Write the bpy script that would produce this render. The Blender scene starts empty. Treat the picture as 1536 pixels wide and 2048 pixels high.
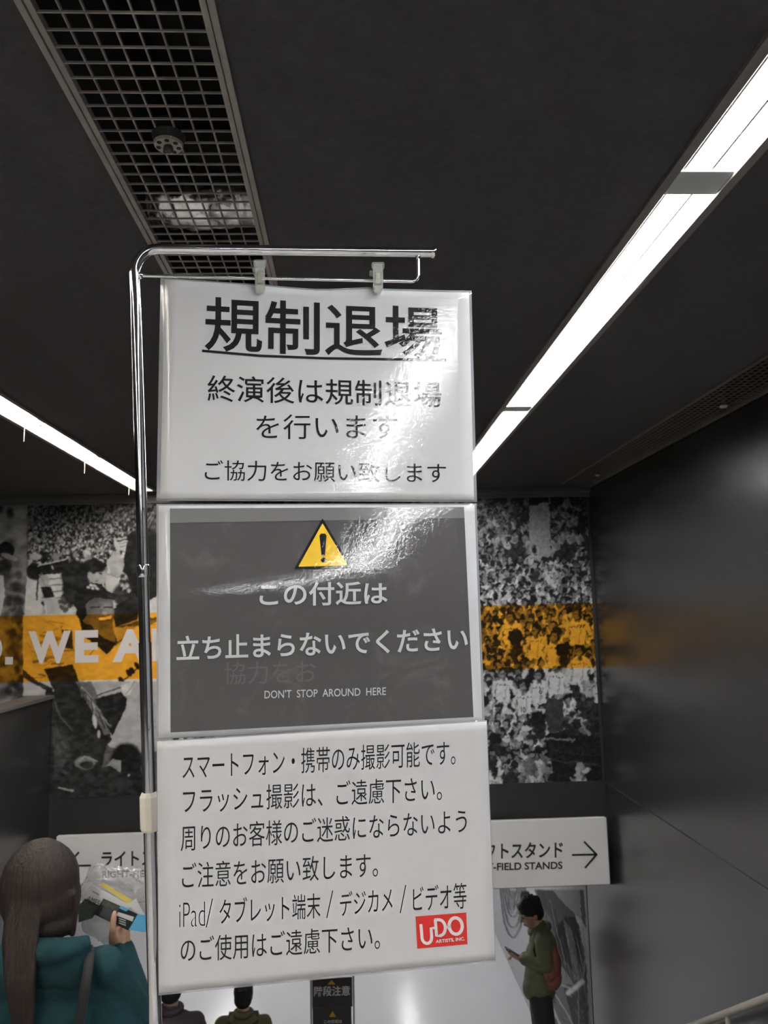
import bpy, bmesh, math, random
import numpy as np
from mathutils import Vector, Matrix, noise
SC = bpy.context.scene
COL = SC.collection

# ---------------------------------------------------------------- camera
EYE = np.array([0.0, 0.0, 1.6])
FPX = 1540.0
PIT, YAW, ROL = 0.13142014, 0.04412426, -0.02229975
def cam_rot(p, y, r):
    cy, sy, cp, sp, cr, sr = math.cos(y), math.sin(y), math.cos(p), math.sin(p), math.cos(r), math.sin(r)
    B = np.array([[1, 0, 0], [0, 0, -1], [0, 1, 0]], float)
    Ry = np.array([[cy, -sy, 0], [sy, cy, 0], [0, 0, 1]])
    Rx = np.array([[1, 0, 0], [0, cp, sp], [0, -sp, cp]])
    Rr = np.array([[cr, -sr, 0], [sr, cr, 0], [0, 0, 1]])
    return Rr @ Rx @ B @ Ry
RC = cam_rot(PIT, YAW, ROL)
cd = bpy.data.cameras.new('camera')
cam = bpy.data.objects.new('camera', cd); COL.objects.link(cam); SC.camera = cam
cd.sensor_fit = 'VERTICAL'; cd.sensor_height = 36.0; cd.lens = FPX / 2048 * 36
mw = Matrix.Identity(4)
for i in range(3):
    mw[i][0] = RC[0][i]; mw[i][1] = -RC[1][i]; mw[i][2] = -RC[2][i]; mw[i][3] = EYE[i]
cam.matrix_world = mw
cd.clip_start = 0.05; cd.clip_end = 100
cd.dof.use_dof = True; cd.dof.focus_distance = 1.06; cd.dof.aperture_fstop = 14.0

# ---------------------------------------------------------------- world + exposure
wd = bpy.data.worlds.new('world'); SC.world = wd; wd.use_nodes = True
wd.node_tree.nodes['Background'].inputs[0].default_value = (0.5, 0.52, 0.6, 1)
wd.node_tree.nodes['Background'].inputs[1].default_value = 0.02
SC.view_settings.view_transform = 'Standard'; SC.view_settings.look = 'None'
SC.view_settings.gamma = 1.0; SC.view_settings.use_curve_mapping = False
SC.view_settings.exposure = 1.80
TUBE_RIGHT = 28.0      # radiance of the fluorescent tubes
TUBE_LEFT = 29.0
TUBE_LOWER = 4.3

# ---------------------------------------------------------------- pixel -> place helpers
def ray(x, y):
    return RC.T @ np.array([x - 768.0, y - 1024.0, FPX])
def PY(x, y, Y):
    v = ray(x, y); return EYE + v * (Y / v[1])
def PX(x, y, X):
    v = ray(x, y); return EYE + v * (X / v[0])
def PZ(x, y, Z):
    v = ray(x, y); return EYE + v * ((Z - EYE[2]) / v[2])
# the plane the notices hang in: turned about its left edge, leaning a little
TH, LE = math.radians(8.5), math.radians(1.0)
SN = np.array([-math.sin(TH), math.cos(TH), math.sin(LE)]); SN /= np.linalg.norm(SN)
_r = ray(320, 1000); SD = float(SN @ (_r / _r[1] * 0.985))
def PS(x, y, off=0.0):                      # on the notice plane; off > 0 is nearer the viewer's side
    v = ray(x, y)
    return EYE + v * ((SD - off) / float(SN @ v))

# ---------------------------------------------------------------- object helpers
def tag(o, label=None, cat=None, group=None, kind=None):
    if label: o['label'] = label
    if cat: o['category'] = cat
    if group: o['group'] = group
    if kind: o['kind'] = kind
    return o
def empty(name, loc, label, cat, group=None):
    o = bpy.data.objects.new(name, None); COL.objects.link(o); o.location = Vector(loc)
    o.empty_display_size = 0.1
    return tag(o, label, cat, group)
def link(name, me, mat, parent=None, smooth=False):
    if mat is not None and len(me.materials) == 0: me.materials.append(mat)
    if smooth:
        me.polygons.foreach_set('use_smooth', [True] * len(me.polygons))
    o = bpy.data.objects.new(name, me); COL.objects.link(o)
    if parent is not None:
        o.parent = parent
        o.matrix_parent_inverse = Matrix.Translation(-parent.location)
    return o
def from_bm(name, bm, mat, parent=None, smooth=False):
    me = bpy.data.meshes.new(name); bm.normal_update(); bm.to_mesh(me); bm.free()
    return link(name, me, mat, parent, smooth)
def from_py(name, vs, fs, mat, parent=None, smooth=False):
    me = bpy.data.meshes.new(name); me.from_pydata([tuple(map(float, v)) for v in vs], [], fs); me.update()
    return link(name, me, mat, parent, smooth)
def add_box(bm, lo, hi, M=None):
    vs = []
    for z in (lo[2], hi[2]):
        for x, y in ((lo[0], lo[1]), (hi[0], lo[1]), (hi[0], hi[1]), (lo[0], hi[1])):
            p = Vector((x, y, z)); vs.append(bm.verts.new(M @ p if M else p))
    for f in ((0, 3, 2, 1), (4, 5, 6, 7), (0, 1, 5, 4), (1, 2, 6, 5), (2, 3, 7, 6), (3, 0, 4, 7)):
        bm.faces.new([vs[i] for i in f])
def box_obj(name, lo, hi, mat, parent=None, bevel=0.0, M=None):
    bm = bmesh.new(); add_box(bm, lo, hi, M)
    if bevel: bmesh.ops.bevel(bm, geom=bm.edges[:], offset=bevel, segments=2, affect='EDGES', profile=0.5)
    return from_bm(name, bm, mat, parent)
def add_tube(bm, pts, rad, n=14, cap=True):
    pts = [Vector(p) for p in pts]
    rads = rad if isinstance(rad, (list, tuple)) else [rad] * len(pts)
    rings = []; up = None
    for i, p in enumerate(pts):
        t = (pts[min(i + 1, len(pts) - 1)] - pts[max(i - 1, 0)]).normalized()
        if up is None:
            up = t.orthogonal().normalized()
        up = (up - t * up.dot(t)).normalized()
        b = t.cross(up)
        rings.append([bm.verts.new(p + (up * math.cos(2 * math.pi * k / n) + b * math.sin(2 * math.pi * k / n)) * rads[i]) for k in range(n)])
    for a, b in zip(rings, rings[1:]):
        for k in range(n):
            bm.faces.new((a[k], a[(k + 1) % n], b[(k + 1) % n], b[k]))
    if cap:
        bm.faces.new([bm.verts.new(v.co) for v in rings[0][::-1]]); bm.faces.new([bm.verts.new(v.co) for v in rings[-1]])
def tube_obj(name, pts, rad, mat, parent=None, n=14):
    bm = bmesh.new(); add_tube(bm, pts, rad, n)
    return from_bm(name, bm, mat, parent, True)
def add_ball(bm, c, r, M=None, seg=16):
    r = r if hasattr(r, '__len__') else (r, r, r)
    mt = Matrix.Translation(Vector(c)) @ (M.to_4x4() if M else Matrix.Identity(4)) @ Matrix.Diagonal((r[0], r[1], r[2], 1))
    nv = max(8, seg * 3 // 4); top = bm.verts.new(mt @ Vector((0, 0, 1))); bot = bm.verts.new(mt @ Vector((0, 0, -1))); rows = []
    for j in range(1, nv):
        t = math.pi * j / nv
        rows.append([bm.verts.new(mt @ Vector((math.sin(t) * math.cos(2 * math.pi * k / seg), math.sin(t) * math.sin(2 * math.pi * k / seg), math.cos(t)))) for k in range(seg)])
    for k in range(seg):
        k2 = (k + 1) % seg
        bm.faces.new((top, rows[0][k], rows[0][k2])); bm.faces.new((bot, rows[-1][k2], rows[-1][k]))
        for a, b in zip(rows, rows[1:]): bm.faces.new((a[k], b[k], b[k2], a[k2]))
def add_limb(bm, a, b, ra, rb, n=14):
    add_tube(bm, [a, b], [ra, rb], n); add_ball(bm, a, ra, seg=12); add_ball(bm, b, rb, seg=12)
def organic(name, bm, voxel, mat, parent, smooth=6, wrinkle=0.0):
    """close a heap of limbs into one continuous surface"""
    me = bpy.data.meshes.new('tmp'); bm.to_mesh(me); bm.free()
    o = bpy.data.objects.new('tmp', me); ws = bpy.data.scenes.new('workbench'); ws.collection.objects.link(o)
    m = o.modifiers.new('r', 'REMESH'); m.mode = 'VOXEL'; m.voxel_size = voxel; m.use_smooth_shade = True
    s = o.modifiers.new('s', 'SMOOTH'); s.factor = 0.5; s.iterations = smooth
    vl = ws.view_layers[0]; vl.update(); dg = vl.depsgraph
    out = bpy.data.meshes.new_from_object(o.evaluated_get(dg))
    out.materials.clear()
    bpy.data.objects.remove(o); bpy.data.meshes.remove(me); bpy.data.scenes.remove(ws)
    out.name = name
    if wrinkle:
        for v in out.vertices:
            n = v.normal
            w = noise.noise(Vector(v.co) * Vector((9, 9, 16)).x * 1.0) * 0.7 + noise.noise(Vector(v.co) * 25) * 0.3
            v.co = v.co + n * w * wrinkle
    return link(name, out, mat, parent, True)

# ---------------------------------------------------------------- materials
def new_mat(name):
    m = bpy.data.materials.new(name); m.use_nodes = True
    return m, m.node_tree, m.node_tree.nodes['Principled BSDF']
def mat(name, col, rough=0.5, metal=0.0, var=0.0, vscale=20.0, bump=0.0, bscale=60.0, spec=0.5, coat=0.0, trans=0.0, alpha=1.0, rvar=0.0):
    m, nt, p = new_mat(name)
    p.inputs['Base Color'].default_value = (*col, 1); p.inputs['Roughness'].default_value = rough
    p.inputs['Metallic'].default_value = metal; p.inputs['Specular IOR Level'].default_value = spec
    p.inputs['Coat Weight'].default_value = coat; p.inputs['Coat Roughness'].default_value = 0.06
    p.inputs['Transmission Weight'].default_value = trans; p.inputs['Alpha'].default_value = alpha
    tc = nt.nodes.new('ShaderNodeTexCoord')
    if var or rvar:
        n = nt.nodes.new('ShaderNodeTexNoise'); n.inputs['Scale'].default_value = vscale; n.inputs['Detail'].default_value = 6
        nt.links.new(tc.outputs['Object'], n.inputs['Vector'])
        if var:
            r = nt.nodes.new('ShaderNodeMix'); r.data_type = 'RGBA'
            r.inputs[6].default_value = (*[c * (1 - var) for c in col], 1); r.inputs[7].default_value = (*[min(1, c * (1 + var)) for c in col], 1)
            nt.links.new(n.outputs['Fac'], r.inputs[0]); nt.links.new(r.outputs[2], p.inputs['Base Color'])
        if rvar:
            q = nt.nodes.new('ShaderNodeMapRange'); q.inputs['To Min'].default_value = rough - rvar; q.inputs['To Max'].default_value = rough + rvar
            nt.links.new(n.outputs['Fac'], q.inputs['Value']); nt.links.new(q.outputs[0], p.inputs['Roughness'])
    if bump:
        n = nt.nodes.new('ShaderNodeTexNoise'); n.inputs['Scale'].default_value = bscale; n.inputs['Detail'].default_value = 5
        b = nt.nodes.new('ShaderNodeBump'); b.inputs['Strength'].default_value = bump; b.inputs['Distance'].default_value = 0.01
        nt.links.new(tc.outputs['Object'], n.inputs['Vector']); nt.links.new(n.outputs['Fac'], b.inputs['Height']); nt.links.new(b.outputs['Normal'], p.inputs['Normal'])
    return m
def emit_mat(name, col, s):
    m, nt, p = new_mat(name)
    p.inputs['Base Color'].default_value = (*col, 1); p.inputs['Emission Color'].default_value = (*col, 1); p.inputs['Emission Strength'].default_value = s
    return m
def film_mat(name, col, col2=None, ghost=0.0):
    """printed paper under a crinkled glossy laminating film"""
    m, nt, p = new_mat(name)
    L = nt.links.new
    p.inputs['Base Color'].default_value = (*col, 1); p.inputs['Roughness'].default_value = 0.75; p.inputs['Specular IOR Level'].default_value = 0.15
    p.inputs['Coat Weight'].default_value = 0.55; p.inputs['Coat Roughness'].default_value = 0.02; p.inputs['Coat IOR'].default_value = 1.5
    tc = nt.nodes.new('ShaderNodeTexCoord'); pos = nt.nodes.new('ShaderNodeNewGeometry')
    def nz(scale, det, rough=0.5, dist=0.0):
        n = nt.nodes.new('ShaderNodeTexNoise'); n.inputs['Scale'].default_value = scale; n.inputs['Detail'].default_value = det
        n.inputs['Roughness'].default_value = rough; n.inputs['Distortion'].default_value = dist
        L(pos.outputs['Position'], n.inputs['Vector']); return n
    big, mid, fine = nz(6, 1), nz(38, 3, 0.6, 0.4), nz(210, 3, 0.7, 0.6)
    def mul(a, k):
        q = nt.nodes.new('ShaderNodeMath'); q.operation = 'MULTIPLY'; q.inputs[1].default_value = k; L(a, q.inputs[0]); return q.outputs[0]
    def add(a, b):
        q = nt.nodes.new('ShaderNodeMath'); q.operation = 'ADD'; L(a, q.inputs[0]); L(b, q.inputs[1]); return q.outputs[0]
    h = add(mul(big.outputs['Fac'], FILM[0]), add(mul(mid.outputs['Fac'], FILM[1]), mul(fine.outputs['Fac'], FILM[2])))
    b = nt.nodes.new('ShaderNodeBump'); b.inputs['Strength'].default_value = 1.0; b.inputs['Distance'].default_value = 1.0
    L(h, b.inputs['Height']); L(b.outputs['Normal'], p.inputs['Coat Normal'])
    if col2:
        sm = nz(14, 5, 0.7, 0.8)
        r = nt.nodes.new('ShaderNodeMix'); r.data_type = 'RGBA'; r.inputs[6].default_value = (*col, 1); r.inputs[7].default_value = (*col2, 1)
        c = nt.nodes.new('ShaderNodeMapRange'); c.inputs['From Min'].default_value = 0.52; c.inputs['From Max'].default_value = 0.72
        L(sm.outputs['Fac'], c.inputs['Value']); L(c.outputs[0], r.inputs[0]); L(r.outputs[2], p.inputs['Base Color'])
    return m
FILM = (0.0018, 0.00022, 0.00010)
M = {}
M['ceiling'] = mat('ceiling_paint', (0.052, 0.049, 0.051), 0.85, var=0.25, vscale=40, bump=0.25, bscale=160)
M['wall_dark'] = mat('dark_grey_wall_panel', (0.029, 0.0275, 0.028), 0.27, var=0.06, vscale=3, bump=0.02, bscale=300, spec=0.8)
M['band'] = mat('black_band', (0.02, 0.019, 0.02), 0.5, var=0.1)
M['floor'] = mat('grey_floor', (0.36, 0.35, 0.34), 0.45, var=0.1, vscale=5)
M['white_floor'] = mat('polished_pale_floor', (0.52, 0.52, 0.54), 0.2, var=0.05, vscale=2, bump=0.3, bscale=5)
M['white_wall'] = mat('pale_wall_paint', (0.6, 0.59, 0.59), 0.4, var=0.03, vscale=3)
M['trim'] = mat('taupe_trim', (0.10, 0.09, 0.085), 0.5)
M['groove'] = mat('dark_groove', (0.03, 0.028, 0.028), 0.6)
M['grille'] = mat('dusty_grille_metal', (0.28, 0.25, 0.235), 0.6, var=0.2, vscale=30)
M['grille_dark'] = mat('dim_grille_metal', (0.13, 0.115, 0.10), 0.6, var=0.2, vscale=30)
M['plenum'] = mat('plenum_black', (0.010, 0.010, 0.010), 0.9, var=0.3, vscale=6)
M['foil'] = mat('duct_foil', (0.85, 0.85, 0.86), 0.28, 1.0, bump=0.9, bscale=22)
M['housing'] = mat('light_housing_grey', (0.17, 0.155, 0.145), 0.5)
M['bridge'] = mat('light_joint_plate', (0.42, 0.45, 0.44), 0.5)
M['reflector'] = mat('white_reflector', (0.85, 0.85, 0.83), 0.5)
M['tube_r'] = emit_mat('tube_neutral', (0.965, 0.985, 1.0), TUBE_RIGHT)
M['tube_l'] = emit_mat('tube_warm', (1.0, 0.95, 0.87), TUBE_LEFT)
M['tube_b'] = emit_mat('tube_passage', (1.0, 0.99, 0.97), TUBE_LOWER)
M['chrome'] = mat('chrome', (0.78, 0.78, 0.80), 0.10, 1.0, rvar=0.03, vscale=80)
M['ivory'] = mat('ivory_plastic', (0.62, 0.59, 0.50), 0.4, var=0.08, vscale=60)
M['paper'] = film_mat('laminated_white_paper', (0.58, 0.58, 0.585))
M['ink'] = film_mat('black_print', (0.012, 0.012, 0.013))
M['margin'] = film_mat('laminated_margin', (0.53, 0.54, 0.555))
M['greyprint'] = film_mat('grey_print', (0.082, 0.078, 0.078), (0.115, 0.11, 0.108))
M['lightprint'] = film_mat('pale_letters', (0.52, 0.54, 0.54))
M['ghostg'] = film_mat('faint_show_through', (0.118, 0.112, 0.114))
M['yellow'] = film_mat('yellow_print', (0.80, 0.50, 0.035))
M['ghostw'] = mat('faint_show_through_white', (0.488, 0.478, 0.482), 0.7, spec=0.2)
M['paper3'] = mat('matt_white_paper', (0.52, 0.51, 0.515), 0.6, spec=0.25, var=0.02, vscale=6)
M['ink3'] = mat('matt_black_print', (0.012, 0.012, 0.012), 0.5, spec=0.25)
M['red'] = mat('red_print', (0.55, 0.028, 0.022), 0.5, spec=0.3)
M['logowhite'] = mat('logo_white', (0.68, 0.62, 0.62), 0.5, spec=0.3)
M['sign'] = mat('sign_board_white', (0.72, 0.70, 0.705), 0.45, var=0.02, vscale=3)
M['signink'] = mat('sign_black', (0.015, 0.015, 0.016), 0.5)
def clear_mat(name, tint, rough, alpha, bump=0.0, bscale=60):
    m, nt, p = new_mat(name)
    p.inputs['Base Color'].default_value = (*tint, 1); p.inputs['Roughness'].default_value = rough
    p.inputs['Specular IOR Level'].default_value = 0.9; p.inputs['Alpha'].default_value = alpha
    p.inputs['Coat Weight'].default_value = 0.6
    if bump:
        tc = nt.nodes.new('ShaderNodeTexCoord'); n = nt.nodes.new('ShaderNodeTexNoise'); n.inputs['Scale'].default_value = bscale; n.inputs['Distortion'].default_value = 1.0
        b = nt.nodes.new('ShaderNodeBump'); b.inputs['Strength'].default_value = bump; b.inputs['Distance'].default_value = 0.02
        nt.links.new(tc.outputs['Object'], n.inputs['Vector']); nt.links.new(n.outputs['Fac'], b.inputs['Height']); nt.links.new(b.outputs['Normal'], p.inputs['Normal'])
    return m
M['pouch'] = clear_mat('clear_laminate', (0.6, 0.6, 0.64), 0.12, 0.42)
M['clip'] = clear_mat('clear_plastic', (0.70, 0.72, 0.68), 0.08, 0.24)
M['clip_core'] = mat('clip_spring', (0.30, 0.30, 0.22), 0.35, 0.3)
M['bag'] = clear_mat('crumpled_film', (0.42, 0.42, 0.44), 0.06, 0.38, 1.0, 22)

# ---------------------------------------------------------------- the shell
CEIL = 2.62; XR = 2.03; XL = -4.6; YB = 6.4; YN = -7.0; PARX = -2.40; LOW = -3.1; YFAR = 16.0
STAIR0, SLOPE = 1.9, 0.65
def struct(name, fn):
    bm = bmesh.new(); fn(bm); return bm
bm = bmesh.new()
GR = [(-0.535, -0.215), (1.715, 2.005), (-3.20, -2.87)]          # open grilles
TR = [(0.780, 0.923), (-1.702, -1.560)]                           # light troughs
opens = sorted(GR + TR)
x = XL
for a, b in opens:
    add_box(bm, (x, YN, CEIL), (a, YB, CEIL + 0.04)); x = b
add_box(bm, (x, YN, CEIL), (XR, YB, CEIL + 0.04))
for a, b in GR:
    add_box(bm, (a, YB - 0.25, CEIL), (b, YB, CEIL + 0.04)); add_box(bm, (a, YN, CEIL), (b, YN + 0.4, CEIL + 0.04))
for a, b in TR:
    add_box(bm, (a, YB - 0.27, CEIL), (b, YB, CEIL + 0.04)); add_box(bm, (a, YN, CEIL), (b, YN + 0.4, CEIL + 0.04))
tag(from_bm('ceiling', bm, M['ceiling']), kind='structure')
bm = bmesh.new(); add_box(bm, (XR, YN, LOW), (XR + 0.12, YFAR, CEIL + 0.7))
tag(from_bm('wall_right', bm, M['wall_dark']), kind='structure')
bm = bmesh.new(); add_box(bm, (XL - 0.12, YN, 0), (XL, YB, CEIL + 0.7))
tag(from_bm('wall_left', bm, M['wall_dark']), kind='structure')
bm = bmesh.new(); add_box(bm, (XL, YN - 0.12, 0), (XR, YN, CEIL + 0.7))
tag(from_bm('wall_rear', bm, M['wall_dark']), kind='structure')
bm = bmesh.new(); add_box(bm, (XL, YB, -0.58), (XR, YB + 0.45, CEIL + 0.7))
tag(from_bm('wall_back', bm, M['band']), kind='structure')
bm = bmesh.new()
add_box(bm, (XL, YN, -0.25), (XR, STAIR0, 0)); add_box(bm, (XL, STAIR0, -0.25), (PARX - 0.16, YB, 0))
tag(from_bm('floor', bm, M['floor']), kind='structure')
bm = bmesh.new()
add_box(bm, (PARX - 0.16, STAIR0 - 0.6, LOW), (PARX, YB, 0.99)); 
tag(from_bm('wall_parapet', bm, M['wall_dark']), kind='structure')
bm = bmesh.new(); add_box(bm, (PARX - 0.18, STAIR0 - 0.62, 0.99), (PARX + 0.015, YB - 0.003, 1.015))
tag(from_bm('trim_parapet', bm, M['trim']), kind='structure')
bm = bmesh.new(); add_box(bm, (XL, YB - 0.05, CEIL - 0.035), (XR, YB, CEIL - 0.001)); add_box(bm, (XL, YB - 0.02, CEIL - 0.07), (XR, YB, CEIL - 0.035))
tag(from_bm('trim_back', bm, M['trim']), kind='structure')
# seam line between the wall panels on the right
bm = bmesh.new(); add_box(bm, (XR - 0.002, YN + 0.2, 0.205), (XR + 0.001, YB, 0.212))
tag(from_bm('trim_right', bm, M['groove']), kind='structure')
# lower passage
bm = bmesh.new(); add_box(bm, (-3.4, 6.5, LOW - 0.2), (XR, YFAR, LOW))
tag(from_bm('floor_passage', bm, M['white_floor']), kind='structure')
bm = bmesh.new(); add_box(bm, (PARX - 0.14, YB + 0.002, LOW), (PARX, YFAR, -0.5))
tag(from_bm('wall_passage_left', bm, M['white_wall']), kind='structure')
bm = bmesh.new(); add_box(bm, (PARX, YFAR, LOW), (XR, YFAR + 0.1, -0.5))
tag(from_bm('wall_passage_end', bm, M['white_wall']), kind='structure')
bm = bmesh.new(); add_box(bm, (PARX, YB + 0.45, -0.58), (XR, YFAR, -0.45))
tag(from_bm('ceiling_passage', bm, M['white_wall']), kind='structure')
# stairs
bm = bmesh.new(); ns = 18; rise = -LOW / ns; run = rise / SLOPE
prof = []
for i in range(ns):
    prof += [(STAIR0 + i * run, -i * rise - 0.0), (STAIR0 + i * run, -(i + 1) * rise)]
prof.append((STAIR0 + ns * run + 0.05, LOW)); prof.append((STAIR0 + ns * run + 0.05, LOW - 0.2)); prof.append((STAIR0, -0.35))
va = [bm.verts.new((PARX, y, z)) for y, z in prof]; vb = [bm.verts.new((XR, y, z)) for y, z in prof]
bm.faces.new(va[::-1]); bm.faces.new(vb)
for i in range(len(prof)):
    j = (i + 1) % len(prof); bm.faces.new((va[i], vb[i], vb[j], va[j]))
bmesh.ops.recalc_face_normals(bm, faces=bm.faces[:])
tag(from_bm('stairs', bm, M['floor']), kind='structure')

# ---------------------------------------------------------------- ceiling lights (long recessed troughs)
def trough(x0, x1, y0, y1, mt, label, joints, cords, breaks_w):
    t = empty('ceiling_light', ((x0 + x1) / 2, (y0 + y1) / 2, CEIL + 0.005), label, 'ceiling light', 'recessed ceiling strip lights')
    bm = bmesh.new(); w = 0.020; d = 0.09
    for xa, xb in ((x0 - w, x0 + 0.004), (x1 - 0.004, x1 + w)):
        add_box(bm, (xa, y0, CEIL - 0.012), (xb, y1, CEIL + 0.003)); 
    add_box(bm, (x0 - w, y1, CEIL - 0.012), (x1 + w, y1 + w, CEIL + 0.003)); add_box(bm, (x0 - w, y0 - w, CEIL - 0.012), (x1 + w, y0, CEIL + 0.003))
    add_box(bm, (x0 - 0.006, y0, CEIL + d), (x1 + 0.006, y1, CEIL + d + 0.02))
    from_bm('housing', bm, M['housing'], t)
    # folded white reflector
    xm = (x0 + x1) / 2
    prof = [(x0 + 0.004, CEIL), (x0 + 0.02, CEIL + d * 0.75), (xm - 0.035, CEIL + d * 0.98), (xm + 0.035, CEIL + d * 0.98), (x1 - 0.02, CEIL + d * 0.75), (x1 - 0.004, CEIL)]
    vs = [(px, y, pz) for y in (y0, y1) for px, pz in prof]; n = len(prof)
    fs = [(i, i + 1, n + i + 1, n + i) for i in range(n - 1)]
    from_py('reflector', vs, fs, M['reflector'], t)
    for fx in (.13, .60):
        bm = bmesh.new(); xx = x0 + (x1 - x0) * fx; add_box(bm, (xx - .0026, y0, CEIL + 0.0015), (xx + .0026, y1, CEIL + 0.0035)); from_bm('divider_rail', bm, M['housing'], t)
    ys = [y0] + [j for j in joints if y0 < j < y1] + [y1]
    for a, b in zip(ys, ys[1:]):
        bm = bmesh.new(); add_tube(bm, [(xm, a + 0.05, CEIL + 0.025), (xm, b - 0.05, CEIL + 0.025)], 0.0165, 14)
        from_bm('fluorescent_tube', bm, mt, t, True)
        for q in (a + 0.036, b - 0.036):
            bm = bmesh.new(); add_box(bm, (xm - 0.014, q - 0.014, CEIL + 0.007), (xm + 0.014, q + 0.014, CEIL + d * 0.97)); from_bm('tube_holder', bm, M['ivory'], t)
    for j in joints:
        bm = bmesh.new(); add_box(bm, (x0 + 0.003, j - breaks_w / 2, CEIL - 0.004), (x1 - 0.003, j + breaks_w / 2, CEIL + 0.004))
        if breaks_w: from_bm('joint_plate', bm, M['bridge'], t)
        else: bm.free()
    for cx, cy in cords:
        bm = bmesh.new(); add_tube(bm, [(cx, cy, CEIL + 0.03), (cx, cy, CEIL - 0.085)], 0.0013, 8); c = from_bm('pull_cord', bm, M['ivory'], t, True)
        bm = bmesh.new(); add_tube(bm, [(cx, cy, CEIL - 0.085), (cx, cy, CEIL - 0.10), (cx, cy, CEIL - 0.115)], [0.004, 0.008, 0.006], 10)
        k = from_bm('pull_knob', bm, M['ivory'], c, True); k.matrix_parent_inverse = Matrix.Translation(-t.location)
    return t
jr = [1.71 + 2.07 * k for k in range(-4, 3)]
trough(0.780, 0.923, YN + 0.42, YB - 0.29, M['tube_r'], 'long white ceiling strip light with grey joint plates, to the right of the notices', jr, [], 0.10)
jl = [4.02 + 0.92 * k for k in range(-11, 3)]
trough(-1.702, -1.560, YN + 0.42, YB - 0.29, M['tube_l'], 'warm white ceiling strip light with little pull cords, left of the chrome stand', [4.02 + 0.92 * k for k in range(-11, 3) if k in (-11, -9, -7, -5, -3, -1, 0, 1, 2)],
       [(-1.70, 4.02), (-1.70, 4.94), (-1.68, 5.86)], 0.0)

# ---------------------------------------------------------------- ceiling grilles
def grille(x0, x1, y0, y1, m, mb, label, ys, ncell, frame=0.022):
    t = empty('ceiling_grille', ((x0 + x1) / 2, (y0 + y1) / 2, CEIL), label, 'ceiling grille', 'metal grid ceiling grilles')
    bm = bmesh.new()
    for xa, sg in ((x0, 1), (x1, -1)):
        add_box(bm, (min(xa - sg * 0.004, xa + sg * 0.008), y0, CEIL - 0.008), (max(xa - sg * 0.004, xa + sg * 0.008), y1, CEIL + 0.002))
        add_box(bm, (min(xa + sg * 0.011, xa + sg * frame), y0, CEIL - 0.006), (max(xa + sg * 0.011, xa + sg * frame), y1, CEIL + 0.012))
        add_box(bm, (min(xa + sg * 0.007, xa + sg * 0.012), y0, CEIL + 0.003), (max(xa + sg * 0.007, xa + sg * 0.012), y1, CEIL + 0.008))
    from_bm('frame', bm, m, t)
    cell = (x1 - x0 - 2 * frame) / ncell
    bm = bmesh.new()
    for i in range(1, ncell):
        xx = x0 + frame + i * cell; add_box(bm, (xx - 0.0016, y0, CEIL - 0.001), (xx + 0.0016, y1, CEIL + 0.006))
    y = y0
    while y < y1:
        add_box(bm, (x0 + frame - 0.004, y - 0.0016, CEIL - 0.003), (x1 - frame + 0.004, y + 0.0016, CEIL + 0.001)); y += 0.0403
    from_bm('grid', bm, mb, t)
    # dark plenum box above
    bm = bmesh.new(); h = 0.62
    for lo, hi in (((x0 - 0.02, y0, CEIL + 0.04), (x0 - 0.01, y1, CEIL + h)), ((x1 + 0.01, y0, CEIL + 0.04), (x1 + 0.02, y1, CEIL + h)), ((x0 - 0.02, y0, CEIL + h), (x1 + 0.02, y1, CEIL + h + 0.01)),
                   ((x0, y0 - 0.01, CEIL + 0.04), (x1, y0, CEIL + h)), ((x0, y1, CEIL + 0.04), (x1, y1 + 0.01, CEIL + h))):
        add_box(bm, lo, hi)
    for k in range(12):
        yy = y0 + 0.5 + k * 1.05 + 0.2 * math.sin(k * 3); add_box(bm, (x0, yy, CEIL + 0.42), (x1, yy + 0.12, CEIL + 0.46))
    from_bm('plenum_box', bm, M['plenum'], t)
    return t
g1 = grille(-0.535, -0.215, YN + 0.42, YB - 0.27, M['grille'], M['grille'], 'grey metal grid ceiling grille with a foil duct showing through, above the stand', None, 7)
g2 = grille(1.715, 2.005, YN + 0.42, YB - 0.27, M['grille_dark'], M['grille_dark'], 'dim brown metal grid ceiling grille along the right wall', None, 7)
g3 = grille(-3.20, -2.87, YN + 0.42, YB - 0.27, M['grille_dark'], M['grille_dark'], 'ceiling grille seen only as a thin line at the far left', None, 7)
# foil-wrapped duct above the near grille
bm = bmesh.new(); add_tube(bm, [(-0.55 + 0.008 * k, 2.06, CEIL + 0.15) for k in range(45)], 0.072, 60)
for v in bm.verts:
    k = noise.noise(v.co * 22) + .6 * abs(noise.noise(v.co * 60)); r_ = Vector((0, v.co.y - 2.06, v.co.z - CEIL - .15)); v.co += r_ * .16 * k
tag(from_bm('foil_duct', bm, M['foil'], None, True), 'silver foil-wrapped duct seen through the near ceiling grille', 'duct')
M['wire'] = mat('dark_wire', (0.05, 0.05, 0.045), 0.5)
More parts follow.
